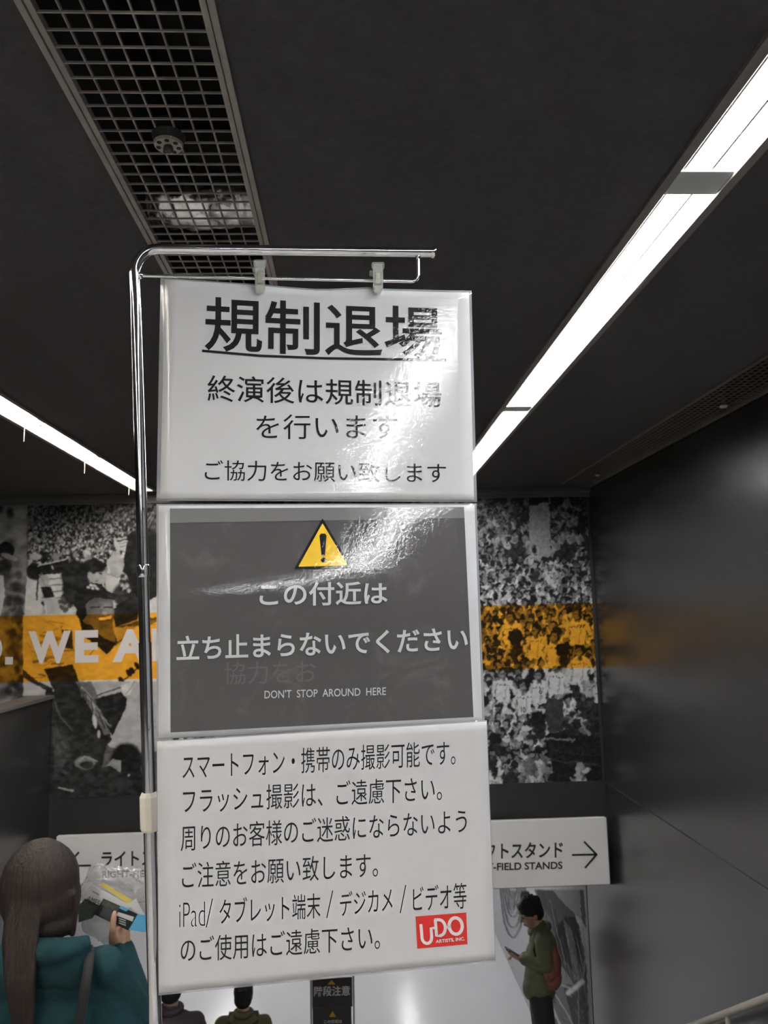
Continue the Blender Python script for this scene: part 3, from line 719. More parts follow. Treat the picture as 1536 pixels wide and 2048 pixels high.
for q in range(240):
    yy = rng.uniform(420, 800); xx = rng.uniform(190, 1100); s_ = rng.uniform(10, 26)
    E(xx, yy, s_, s_ * 1.2, float(rng.choice([.05, .12, .5, .75, .8])), rng.uniform(-.6, .6), .4)
# leftmost picture: pale sky, a capped player
PL([(-700, -60), (183, -60), (176, 560), (150, 1350), (-700, 1400)], .50)
for q in range(500):
    yy = rng.uniform(260, 1380); xx = rng.uniform(-640, 170); s_ = rng.uniform(14, 46); E(xx, yy, s_, s_ * .9, float(rng.choice([.08, .2, .42, .65])), 0, .9, .6)
for q in range(60): E(rng.uniform(-640, 180), rng.uniform(60, 330), 40, 30, float(rng.choice([.5, .62, .7])), 0, 1.2, .5)
E(-10, 120, 30, 30, .1, 0, .8); E(65, 150, 24, 38, .12, 0, .8)
E(35, 395, 58, 56, .04); E(60, 440, 62, 18, .5, .35); E(30, 500, 46, 46, .12); PL([(-40, 560), (20, 560), (30, 700), (0, 830), (-80, 830)], .85)
for q in range(46): E(rng.uniform(55, 170), rng.uniform(560, 1340), 22, 30, float(rng.choice([.04, .1, .5])), 0, .8, .7)
LN([(182, 60), (176, 560), (148, 1350)], 5, .25)
# bus-like banner, steps, players
PL([(180, 480), (270, 470), (280, 560), (270, 830), (160, 830)], .8); E(225, 535, 52, 60, .04); E(232, 440, 40, 22, .75)
PL([(255, 500), (445, 455), (470, 540), (285, 560)], .05); LN([(250, 500), (440, 452)], 8, .8); PL([(285, 560), (470, 540), (480, 830), (300, 830)], .8)
for k in range(4): LN([(310, 590 + 42 * k), (450, 575 + 42 * k)], 8, .35)
for q in range(16): E(rng.uniform(390, 460), rng.uniform(700, 800), 18, 16, float(rng.choice([.3, .5, .2])), 0, .5)
LN([(345, 500), (350, 520)], 10, .7)
E(290, 600, 34, 42, .62); LN([(262, 560), (300, 640)], 12, .5); PL([(262, 640), (330, 640), (360, 700), (300, 720)], .05); PL([(295, 715), (360, 700), (400, 790), (385, 830), (310, 820)], .72); LN([(252, 560), (240, 720)], 9, .04)
for q in range(10): LN([(300 + q * 9, 720), (320 + q * 9, 820)], 2, .45)
E(500, 560, 100, 100, .06); E(480, 650, 70, 110, .09)
PL([(690, 560), (790, 560), (820, 700), (740, 730), (700, 640)], .72); PL([(700, 470), (780, 380), (815, 480), (810, 560), (740, 570)], .62); LN([(740, 560), (775, 578), (812, 555)], 7, .4)
E(800, 358, 50, 44, .68); LN([(775, 335), (850, 322)], 10, .12); LN([(790, 372), (840, 362)], 5, .3); LN([(785, 350), (845, 345)], 4, .3)
E(820, 480, 34, 36, .55); E(860, 690, 120, 90, .13)
E(640, 560, 62, 62, .62); E(618, 545, 14, 8, .2); E(665, 552, 12, 8, .2); LN([(630, 600), (670, 596)], 7, .3); E(620, 500, 78, 44, .05, .1); LN([(570, 530), (700, 500)], 14, .04); E(670, 600, 24, 20, .6)
for q in range(34): E(rng.uniform(800, 880), rng.uniform(560, 700), 13, 14, float(rng.choice([.1, .3, .6, .05])), 0, .6)
PL([(850, 290), (900, 255), (1140, 250), (1140, 700), (980, 730), (930, 760), (870, 640), (815, 520), (820, 430)], .035); E(920, 520, 60, 70, .06)
for q in range(26): LN([(1000 + 4 * q, 160 + 6 * q), (960 + 6 * q, 240 + 3 * q)], 6, float(rng.choice([.3, .6, .1])), .8)
PL([(960, 740), (1140, 640), (1140, 1000), (980, 850)], .82)
PL([(740, 790), (860, 700), (940, 740), (900, 860), (760, 900)], .06)
# main player
PL([(150, 825), (530, 825), (560, 1260), (150, 1270)], .78)
for q in range(30):
    xx = rng.uniform(170, 400); yy = rng.uniform(835, 1250); LN([(xx, yy), (xx + rng.uniform(20, 110), yy + rng.uniform(-30, 60))], rng.uniform(5, 20), float(rng.choice([.12, .3, .5])), .55)
PL([(400, 900), (470, 880), (480, 1050), (430, 1040)], .14); PL([(440, 820), (540, 820), (545, 900), (500, 930), (400, 920)], .82)
PL([(560, 830), (640, 1010), (770, 1030), (900, 900), (1140, 880), (1140, 1265), (560, 1265), (520, 1100)], .84)
PL([(520, 840), (640, 900), (760, 960), (775, 1010), (700, 1085), (640, 1030), (545, 960)], .05); PL([(600, 860), (740, 880), (765, 1010), (700, 985), (620, 930)], .34)
LN([(770, 1010), (860, 950)], 8, .25); LN([(640, 1035), (560, 1120)], 7, .4)
PL([(540, 760), (600, 700), (745, 720), (752, 800), (745, 870), (700, 925), (640, 900), (560, 880), (520, 830)], .30); E(700, 800, 46, 50, .46, 0, .8); E(650, 830, 50, 40, .36, 0, .8)
E(535, 800, 26, 40, .22); PL([(508, 740), (560, 740), (572, 830), (530, 870), (500, 820)], .05)
LN([(600, 775), (655, 770)], 10, .08); LN([(690, 775), (740, 772)], 10, .08); E(690, 810, 16, 14, .6, 0, .6); LN([(665, 850), (725, 838)], 20, .9); LN([(660, 866), (725, 852)], 6, .12); LN([(655, 840), (720, 822)], 5, .12)
PL([(487, 770), (490, 690), (520, 635), (590, 612), (670, 620), (712, 665), (760, 690), (758, 725), (700, 712), (620, 712), (560, 750), (520, 800)], .045); PL([(610, 705), (700, 668), (758, 692), (754, 726), (690, 716)], .09)
for p in ((580, 640), (600, 628), (625, 632), (640, 650), (610, 650)): E(*p, 13, 9, .75, .4, .4)
for k in range(5): LN([(800 + 40 * k, 900), (1000 + 26 * k, 845 - 4 * k)], 9, .12, .8)
LN([(760, 900), (930, 885)], 8, .2)
# jersey letters and lower body
for p in ((800, 1255), (850, 1205), (905, 1160), (870, 1190)): E(*p, 16, 26, .05, -.6, .3); 
LN([(820, 1250), (900, 1180)], 7, .05)
PL([(640, 1265), (1140, 1262), (1140, 1640), (1020, 1690), (960, 1760), (700, 1690), (820, 1430), (880, 1300)], .66)
LN([(610, 1362), (790, 1300)], 26, .62); LN([(610, 1366), (790, 1304)], 7, .12); PL([(790, 1290), (890, 1255), (860, 1350), (820, 1362)], .8); LN([(830, 1350), (890, 1260)], 4, .3)
PL([(150, 1265), (350, 1265), (360, 1340), (150, 1360)], .72); PL([(150, 1180), (250, 1265), (350, 1310), (330, 1340), (230, 1280), (150, 1240)], .12)
PL([(290, 1180), (480, 1150), (530, 1290), (700, 1560), (740, 1640), (700, 1700), (620, 1700), (480, 1560), (360, 1330)], .09)
PL([(500, 1265), (600, 1265), (700, 1470), (740, 1600), (690, 1620), (560, 1380)], .34); PL([(620, 1380), (800, 1330), (838, 1380), (830, 1440), (740, 1620), (700, 1560)], .06)
for q in range(60): xx = rng.uniform(0, 1); LN([(520 + 160 * xx, 1280 + 230 * xx), (560 + 160 * xx + rng.uniform(-30, 30), 1350 + 230 * xx)], 6, float(rng.choice([.1, .4, .7])), .7)
E(625, 1530, 12, 46, .8, -.2); E(650, 1610, 12, 26, .7)
PL([(300, 1300), (480, 1400), (640, 1640), (720, 1690), (640, 2070), (300, 2070)], .10); PL([(345, 1560), (440, 1600), (470, 1760), (360, 1900)], .17)
LN([(360, 1400), (400, 1500), (480, 1590)], 10, .30, .8); LN([(365, 1550), (395, 1640), (440, 1700)], 7, .3, .6)
for q in range(50): E(rng.uniform(360, 480), rng.uniform(1580, 1860), rng.uniform(8, 26), 10, float(rng.choice([.12, .22, .3])), .8, .8, .5)
PL([(700, 1690), (960, 1740), (1140, 1700), (1140, 1990), (640, 1990)], .28); E(835, 1790, 105, 122, .03); PL([(690, 1830), (745, 1775), (800, 1785), (795, 1890), (760, 1895), (735, 1855)], .52); LN([(820, 1930), (850, 1880)], 16, .55)
PL([(860, 1890), (930, 1850), (1000, 2060), (840, 2060)], .06); E(560, 1800, 70, 44, .42); E(570, 1815, 46, 24, .12); LN([(520, 1790), (560, 1760), (640, 1790)], 8, .6)
PL([(480, 1990), (560, 1850), (720, 1820), (860, 1900), (900, 2060), (480, 2060)], .11); LN([(390, 1965), (480, 1985)], 14, .6)
cv.grain(-190, 965, 330, 1610, 2.0, .05); cv.grain(-190, 965, 330, 1610, 6.0, .14, 1.6); cv.grain(330, 965, 1260, 1610, 4.0, .12)
cv.a = (cv.a + np.roll(cv.a, 1, 0) + np.roll(cv.a, 1, 1) + np.roll(cv.a, (1, 1), (0, 1))) / 4

def proj(P):
    c = (np.asarray(P) - EYE) @ RC.T
    return 768 + FPX * c[:, 0] / c[:, 2], 1024 + FPX * c[:, 1] / c[:, 2]
def print_mat(name, rough):
    m, nt, p = new_mat(name); a = nt.nodes.new('ShaderNodeAttribute'); a.attribute_name = 'print'
    nt.links.new(a.outputs['Color'], p.inputs['Base Color']); p.inputs['Roughness'].default_value = rough; p.inputs['Specular IOR Level'].default_value = 0.12
    n = nt.nodes.new('ShaderNodeTexNoise'); n.inputs['Scale'].default_value = 3; b = nt.nodes.new('ShaderNodeBump'); b.inputs['Strength'].default_value = .05; b.inputs['Distance'].default_value = .02
    tc = nt.nodes.new('ShaderNodeTexCoord'); nt.links.new(tc.outputs['Object'], n.inputs['Vector']); nt.links.new(n.outputs['Fac'], b.inputs['Height']); nt.links.new(b.outputs['Normal'], p.inputs['Normal'])
    return m
def grid_print(name, V, nu, nv, rgb, m):
    me = bpy.data.meshes.new(name)
    idx = np.arange(nu * nv).reshape(nv, nu)
    F = np.stack([idx[:-1, :-1], idx[:-1, 1:], idx[1:, 1:], idx[1:, :-1]], -1).reshape(-1, 4)
    me.vertices.add(len(V)); me.vertices.foreach_set('co', V.astype(np.float32).ravel())
    me.loops.add(F.size); me.loops.foreach_set('vertex_index', F.ravel().astype(np.int32))
    me.polygons.add(len(F)); me.polygons.foreach_set('loop_start', (np.arange(len(F)) * 4).astype(np.int32))
    try: me.polygons.foreach_set('loop_total', np.full(len(F), 4, np.int32))
    except Exception: pass
    me.update(calc_edges=True); me.validate()
    at = me.color_attributes.new('print', 'FLOAT_COLOR', 'POINT')
    at.data.foreach_set('color', np.concatenate([rgb, np.ones((len(rgb), 1))], 1).astype(np.float32).ravel())
    return link(name, me, m)
def cols(a, b, s): return list(np.arange(a, b, s))
kx = YB / FPX
xs = np.array(cols(-3.75, -1.62, 1.35 * kx) + cols(-1.62, 0.95, 4 * kx) + cols(0.95, 2.004, 1.35 * kx) + [2.006])
zs = np.arange(0.222, 2.555, 1.35 * kx)
XX, ZZ = np.meshgrid(xs, zs); V = np.stack([XX.ravel(), np.full(XX.size, YB - 0.004), ZZ.ravel()], 1)
px, py = proj(V); g = cv.at(px, py, 6.0); g = 0.008 + 0.76 * np.clip(g, 0, 1) ** 1.65
zt, zb = PY(1100, 1208, YB)[2], PY(1100, 1339, YB)[2]
zt2, zb2 = PY(50, 1230, YB)[2], PY(50, 1361, YB)[2]
zt, zb = (zt + zt2) / 2, (zb + zb2) / 2
inb = ((V[:, 2] < zt) & (V[:, 2] > zb))[:, None]
rgb = np.where(inb, np.clip(g[:, None] * np.array([1.22, .56, .045]), 0, .85), g[:, None] * np.array([1.0, .985, .99]))
mural = grid_print('wall_mural', V, len(xs), len(zs), rgb, print_mat('mural_print', 0.55))
tag(mural, 'black and white stadium crowd photo mural with an orange band, behind the stand', 'mural')
M['mural_letters'] = mat('mural_white_letters', (0.66, 0.62, 0.63), 0.55, spec=0.35)
M['mural_ink'] = mat('mural_small_ink', (0.03, 0.03, 0.03), 0.55)
PM = lambda x, y: PY(x, y, YB - 0.006)
for ch, x0, x1 in (('O', -62, 5), ('W', 57, 141.5), ('E', 150, 197), ('A', 225, 296), ('R', 304, 357), ('E', 368, 414)):
    d0, d1 = (x0 - 57) * -.022, (x1 - 57) * -.022
    text_obj('lettering', ch, [(x0, 1263 + d0), (x1, 1263 + d1), (x1, 1328 + d1), (x0, 1328 + d0)], PM, M['mural_letters'], mural, 0.045)
poly_obj('full_stop', [(10.5, 1314), (26, 1314), (25.5, 1329), (10, 1329)], PM, M['mural_letters'], mural)
text_obj('jersey_number', '6', [(1078, 1377), (1084, 1377), (1084, 1388), (1078, 1388)], PM, M['mural_ink'], mural, 0.02)
text_obj('jersey_number', '10', [(1042, 1414), (1051, 1414), (1051, 1425), (1042, 1425)], PM, M['mural_ink'], mural, 0.02)
text_obj('jersey_number', '1', [(1110, 1404), (1113, 1404), (1113, 1414), (1110, 1414)], PM, M['mural_ink'], mural, 0.02)

# --- lower mural on the right wall of the passage
lv = Paint(940, 1700, 1200, 2090)
def S6(x, y): return (1000 + x / 7.11, 1760 + y / 7.11)
def P6(pts, v, al=1.0): lv.poly([S6(*p) for p in pts], v, al)
def L6(pts, w, v, al=1.0): lv.line([S6(*p) for p in pts], w / 7.11, v, al)
lv.a[:] = .62
P6([(-500, -500), (1500, -500), (1500, 2500), (-500, 2500)], .60)
for k in range(16):
    w_, d_ = 40 + 9 * k, 60 + 48 * k
    pts = [(185 - w_ * math.cos(t), 40 + d_ * math.sin(t)) for t in np.linspace(0, math.pi, 16)]
    L6(pts, 9 if k % 3 else 20, .22 if k % 3 == 0 else .42, .8)
P6([(90, 150), (230, 150), (215, 420), (170, 490), (110, 380)], .22, .7)
for k in range(6): L6([(100 + 22 * k, 160), (165 + 3 * k, 470)], 8, .5, .8)
P6([(300, 150), (400, 150), (480, 300), (560, 330), (300, 340)], .07); P6([(400, 150), (490, 150), (540, 330), (480, 320)], .62)
P6([(490, 140), (740, 140), (900, 330), (1060, 480), (1140, 700), (1230, 1200), (1270, 2200), (500, 2200), (600, 1500), (820, 900), (760, 700), (560, 330)], .22)
P6([(740, 140), (1130, 140), (1150, 560), (1060, 480), (900, 330)], .44); P6([(1130, 140), (1190, 140), (1230, 700), (1160, 560)], .24)
P6([(560, 330), (760, 600), (850, 900), (780, 1000), (740, 830), (600, 560)], .30)
P6([(830, 640), (940, 520), (1060, 520), (1130, 700), (1160, 1100), (1100, 1420), (980, 1200), (880, 1100), (800, 800)], .05)
P6([(850, 1180), (960, 1330), (1050, 1480), (760, 1500), (800, 1350)], .42); P6([(720, 1500), (900, 1500), (1060, 2100), (680, 2100), (660, 1620)], .36)
for k in range(90):
    x = rng.uniform(500, 1200); y0 = 150 + (x - 500) * .75 + rng.uniform(-60, 700); l = rng.uniform(150, 520)
    L6([(x, y0), (x + l * .22, y0 + l)], rng.uniform(3, 11), float(rng.choice([.05, .12, .5, .6])), .5)
for k in range(9): L6([(900 + 16 * k, 560 + 20 * k), (1060 + 10 * k, 1420)], 7, .5, .75)
L6([(1170, 600), (1220, 1100), (1190, 1300), (1150, 1500)], 22, .5, .8); L6([(1110, 1500), (1120, 2080)], 9, .5); L6([(1180, 1380), (1240, 1700), (1290, 2050)], 12, .35)
L6([(970, 1610), (1170, 1450)], 70, .72); L6([(870, 1490), (1050, 1560)], 26, .6); L6([(780, 1440), (900, 1500)], 12, .5)
L6([(720, 1500), (1060, 2090)], 16, .6); L6([(640, 1600), (860, 2090)], 50, .62); L6([(690, 1740), (820, 2060)], 12, .15)
P6([(660, 1600), (780, 1640), (800, 1760), (730, 1740)], .25)
for k in range(60): L6([(rng.uniform(900, 1270), rng.uniform(1650, 2080)) for _ in range(1)] * 2, rng.uniform(8, 24), float(rng.choice([.08, .3, .6])), .7)
P6([(-40, 1020), (30, 1000), (20, 1280), (-30, 1250)], .16)
lv.grain(940, 1700, 1200, 2090, 2, .05)
pxs = list(np.arange(1179.5, 982, -1.3)) + list(np.arange(980, 915, -6))
ysl = np.array([PX(p, 1900, XR)[1] for p in pxs]); ysl = ysl[ysl < YFAR - .02]
zsl = np.arange(LOW + .002, -0.59, 0.0075)
YY, ZZ = np.meshgrid(ysl, zsl); V = np.stack([np.full(YY.size, XR - 0.004), YY.ravel(), ZZ.ravel()], 1)
px, py = proj(V); g = 0.005 + 0.98 * np.clip(lv.at(px, py, 2.0), 0, 1) ** 2.0
lm = grid_print('passage_mural', V, len(ysl), len(zsl), g[:, None] * np.array([.97, .98, 1.04]), print_mat('passage_print', 0.8))
tag(lm, 'grey and white photo mural on the lower passage wall, behind the man with a phone', 'mural')

# ---------------------------------------------------------------- direction board under the mural
YS = 6.25
a, b, c = PY(113, 1667, YS), PY(1213, 1642, YS), PY(1216, 1775, YS)
zt = (a[2] + b[2]) / 2; zb = zt - (b[2] - c[2])
sg = empty('direction_sign', ((a[0] + b[0]) / 2, YS, zb), 'long white direction board with black arrows left and right, under the crowd mural', 'sign')
box_obj('board', (a[0], YS, zb), (b[0], YS + 0.05, zt), M['sign'], sg, 0.002)
bm = bmesh.new(); add_box(bm, (a[0] + .02, YS + .05, zb - .012), (b[0] - .02, YS + .145, zt - .02)); from_bm('mounting_frame', bm, M['band'], sg)
bz = (a[2] - b[2]) / 2
PSG = lambda x, y: PY(x, y, YS - 0.002)
text_obj('lettering', 'ライトスタンド', [(203, 1702), (388, 1698), (388, 1729), (203, 1734)], PSG, M['signink'], sg, 0.02)
text_obj('lettering', 'RIGHT-FIELD STANDS', [(204, 1742), (388, 1738), (388, 1752), (204, 1756)], PSG, M['signink'], sg, 0.025)
text_obj('lettering', 'レフトスタンド', [(945, 1687), (1126, 1683), (1126, 1715), (945, 1719)], PSG, M['signink'], sg, 0.02)
text_obj('lettering', 'LEFT-FIELD STANDS', [(945, 1727), (1125, 1723), (1125, 1738), (945, 1742)], PSG, M['signink'], sg, 0.025)
def arrow(shaft, tip, c1, c2):
    bm = bmesh.new()
    for p, q in ((shaft, tip), (c1, tip), (c2, tip)):
        p, q = np.array(p, float), np.array(q, float); d = (q - p) / np.linalg.norm(q - p); n = np.array([-d[1], d[0]]) * 2.0
        vs = [bm.verts.new(PSG(*w)) for w in (p + n, q + n + d, q - n + d, p - n)]; bm.faces.new(vs)
    from_bm('arrow', bm, M['signink'], sg)
arrow((1144, 1710), (1193, 1709), (1168, 1683), (1170, 1736)); arrow((182, 1731), (133, 1732), (158, 1704), (159, 1760))

# ---------------------------------------------------------------- step warning stand down in the passage
YW = 7.9
def PW(x, y, o=0.0): return PY(x, y, YW - o)
w0, w1 = PW(624, 1958), PW(705, 2013)
wst = empty('warning_stand', ((w0[0] + w1[0]) / 2, YW, LOW), 'black step warning board on a floor stand in the passage below the notices', 'sign stand')
M['warn'] = mat('warning_black', (0.03, 0.027, 0.027), 0.4); M['warntxt'] = mat('warning_white', (0.60, 0.58, 0.58), 0.5); M['warny'] = mat('warning_yellow', (0.5, 0.28, 0.03), 0.5)
box_obj('upper_board', (w0[0], YW, w1[2]), (w1[0], YW + .012, w0[2]), M['warn'], wst, .002)
l0, l1 = PW(625, 2017), PW(704, 2092)
box_obj('lower_board', (l0[0], YW, l1[2]), (l1[0], YW + .012, l0[2]), M['warn'], wst, .002)
PWt = lambda x, y: PW(x, y, .002)
text_obj('heading_lettering', '階段注意', [(628, 1973), (700, 1971), (700, 1991), (628, 1993)], PWt, M['warntxt'], wst, .012)
poly_obj('warning_triangle', [(663, 1960), (655, 1969), (671, 1969)], PWt, M['warny'], wst)
poly_obj('lower_triangle', [(665, 2022), (658, 2034), (672, 2034)], PWt, M['warny'], wst)
text_obj('text_line', 'この付近は', [(648, 2040), (684, 2039), (684, 2046), (648, 2047)], PWt, M['warntxt'], wst, .02)
xr = w1[0] + .012
tube_obj('post', [(xr, YW + .02, LOW + .02), (xr, YW + .02, w0[2] + .02)], .011, M['chrome'], wst)
xl = w0[0] - .012
tube_obj('post', [(xl, YW + .02, LOW + .02), (xl, YW + .02, w0[2] + .02)], .011, M['chrome'], wst)
box_obj('foot_plate', (xl - .05, YW - .15, LOW), (xr + .05, YW + .2, LOW + .02), M['chrome'], wst, .004)

# ---------------------------------------------------------------- handrail on the right
M['rail'] = mat('handrail_beige', (0.30, 0.27, 0.24), 0.4, var=.05)
HX = 1.93
h0, h1 = PX(1536, 1996, HX), PX(1386, 2052, HX); s = (h1[2] - h0[2]) / (h1[1] - h0[1])
hz = lambda y: h0[2] + s * (y - h0[1])
hr = empty('handrail', (HX, 4.2, hz(4.2) - .95), 'beige round handrail running down the stairs beside the right wall', 'handrail')
tube_obj('rail', [(HX, 2.2, hz(2.2)), (HX, 6.5, hz(6.5))], .019, M['rail'], hr)
yq = PX(1455, 2030, HX)[1]
for k in (-2, -1, 0, 1):
    y = yq + 1.05 * k
    tube_obj('post', [(HX, y, hz(y)), (HX, y, max(LOW, -SLOPE * (y - STAIR0) - .17))], .012, M['rail'], hr)

# ---------------------------------------------------------------- people
M['skin'] = mat('skin', (0.46, 0.27, 0.19), 0.55, var=.08, vscale=30); M['hair_b'] = mat('brown_hair', (0.040, 0.026, 0.022), 0.45, var=.6, vscale=14, bump=.5, bscale=30)
def hair_mat(name, col, st):
    m, nt, p = new_mat(name); tc = nt.nodes.new('ShaderNodeTexCoord'); mp = nt.nodes.new('ShaderNodeMapping'); mp.inputs['Scale'].default_value = st
    n = nt.nodes.new('ShaderNodeTexNoise'); n.inputs['Scale'].default_value = 14; n.inputs['Detail'].default_value = 4
    r = nt.nodes.new('ShaderNodeMix'); r.data_type = 'RGBA'; r.inputs[6].default_value = (*[c * .45 for c in col], 1); r.inputs[7].default_value = (*[c * 1.7 for c in col], 1)
    b = nt.nodes.new('ShaderNodeBump'); b.inputs['Strength'].default_value = .6; b.inputs['Distance'].default_value = .01
    L = nt.links.new; L(tc.outputs['Object'], mp.inputs[0]); L(mp.outputs[0], n.inputs['Vector']); L(n.outputs['Fac'], r.inputs[0]); L(r.outputs[2], p.inputs['Base Color']); L(n.outputs['Fac'], b.inputs['Height']); L(b.outputs[0], p.inputs['Normal'])
    p.inputs['Roughness'].default_value = .6; p.inputs['Specular IOR Level'].default_value = .25; return m
M['hair_b'] = hair_mat('long_brown_hair', (0.024, 0.0165, 0.014), (9, 9, .7)); M['hair_k'] = hair_mat('short_black_hair', (0.012, 0.011, 0.011), (5, 5, 3))
M['teal'] = mat('teal_fleece', (0.010, 0.038, 0.044), .9, var=.35, vscale=9, bump=.4, bscale=40, spec=.2); M['strap'] = mat('dark_strap', (0.016, 0.015, 0.017), .8)
M['olive'] = mat('olive_jacket', (0.095, 0.10, 0.052), .75, var=.35, vscale=9, bump=.4, bscale=14); M['plum'] = mat('plum_black_jacket', (0.035, 0.022, 0.032), .8, var=.3, vscale=9)
M['olive2'] = mat('dark_olive_jacket', (0.075, 0.065, 0.025), .8, var=.3, vscale=9); M['black_cloth'] = mat('black_trousers', (0.012, 0.012, 0.014), .8, bump=.2, bscale=20)
M['brown_bag'] = mat('rust_brown_backpack', (0.20, 0.07, 0.040), .6, var=.3, vscale=14, bump=.3, bscale=30); M['shoe'] = mat('dark_shoes', (0.03, 0.03, 0.03), .5); M['eye'] = mat('dark_features', (0.03, 0.02, 0.02), .5); M['mask'] = mat('lip', (0.40, 0.16, 0.13), .5)
def V3(*a): return Vector([float(q) for q in a])
def head_geo(bm, c, up, fw, s):
    """head with brow, nose, jaw and ears; c = centre of the skull, s = head height / 0.23"""
    up = up.normalized(); fw = (fw - up * fw.dot(up)).normalized(); rt = fw.cross(up)
    B3 = Matrix((rt, fw, up)).transposed()
    def q(x, y, z): return c + (rt * x + fw * y + up * z) * s
    add_ball(bm, q(0, -.008, .022), (.078 * s, .096 * s, .093 * s), B3); add_ball(bm, q(0, .030, -.035), (.060 * s, .064 * s, .072 * s), B3); add_ball(bm, q(0, .052, -.078), (.032 * s, .030 * s, .024 * s), B3)
    add_limb(bm, q(0, .086, .018), q(0, .108, -.022), .008 * s, .013 * s, 8)
    add_ball(bm, q(0, .086, -.055), (.024 * s, .012 * s, .011 * s), B3)
    for sg in (-1, 1):
        add_ball(bm, q(sg * .078, -.008, -.008), (.010 * s, .018 * s, .030 * s), B3); add_ball(bm, q(sg * .034, .074, .026), (.022 * s, .014 * s, .010 * s), B3); add_ball(bm, q(sg * .045, .05, -.03), (.022 * s, .03 * s, .03 * s), B3)
    return q, B3
def face_bits(par, q, B3, s):
    for sg in (-1, 1):
        bm = bmesh.new(); add_ball(bm, q(sg * .032, .086, .006), (.012 * s, .005 * s, .0055 * s), B3, 10); from_bm('eye', bm, M['eye'], par, True)
        bm = bmesh.new(); add_ball(bm, q(sg * .034, .090, .028), (.018 * s, .004 * s, .0035 * s), B3, 10); from_bm('eyebrow', bm, M['hair_k'], par, True)
    bm = bmesh.new(); add_ball(bm, q(0, .098, -.055), (.020 * s, .004 * s, .005 * s), B3, 10); from_bm('mouth', bm, M['mask'], par, True)
def hand_geo(bm, w, d, n, s=1.0, curl=.9, side=1, r=.0085):
    """w wrist, d towards the knuckles, n out of the palm's back; fingers curl away from n"""
    d = d.normalized(); n = (n - d * n.dot(d)).normalized(); t = d.cross(n) * side
    B3 = Matrix((t, d, n)).transposed()
    add_ball(bm, w + d * .045 * s, (.040 * s, .052 * s, .015 * s), B3); add_limb(bm, w - d * .03 * s, w + d * .02 * s, .024 * s, .022 * s)
    ln = (.072, .080, .074, .058)
    for k in range(4):
        p = w + d * (.088 - .004 * abs(k - 1.2)) * s + t * (.030 - .0195 * k) * s; a = .25
        for j in range(3):
            seg = ln[k] * (.45, .31, .24)[j] * s; dd = d * math.cos(a) - n * math.sin(a); e = p + dd * seg
            add_limb(bm, p, e, r * s * (1 - .1 * j), r * s * (.92 - .1 * j), 8); p = e; a += curl
    p = w + d * .028 * s + t * .032 * s; dd = (t * .75 + d * .7 - n * .15).normalized()
    for j, l in enumerate((.036, .034, .028)):
        e = p + dd * l * s; add_limb(bm, p, e, (.0125, .0105, .0095)[j] * s, (.0105, .0095, .008)[j] * s, 8); p = e; dd = (dd + d * .35 - n * .2 * curl - t * .15).normalized()
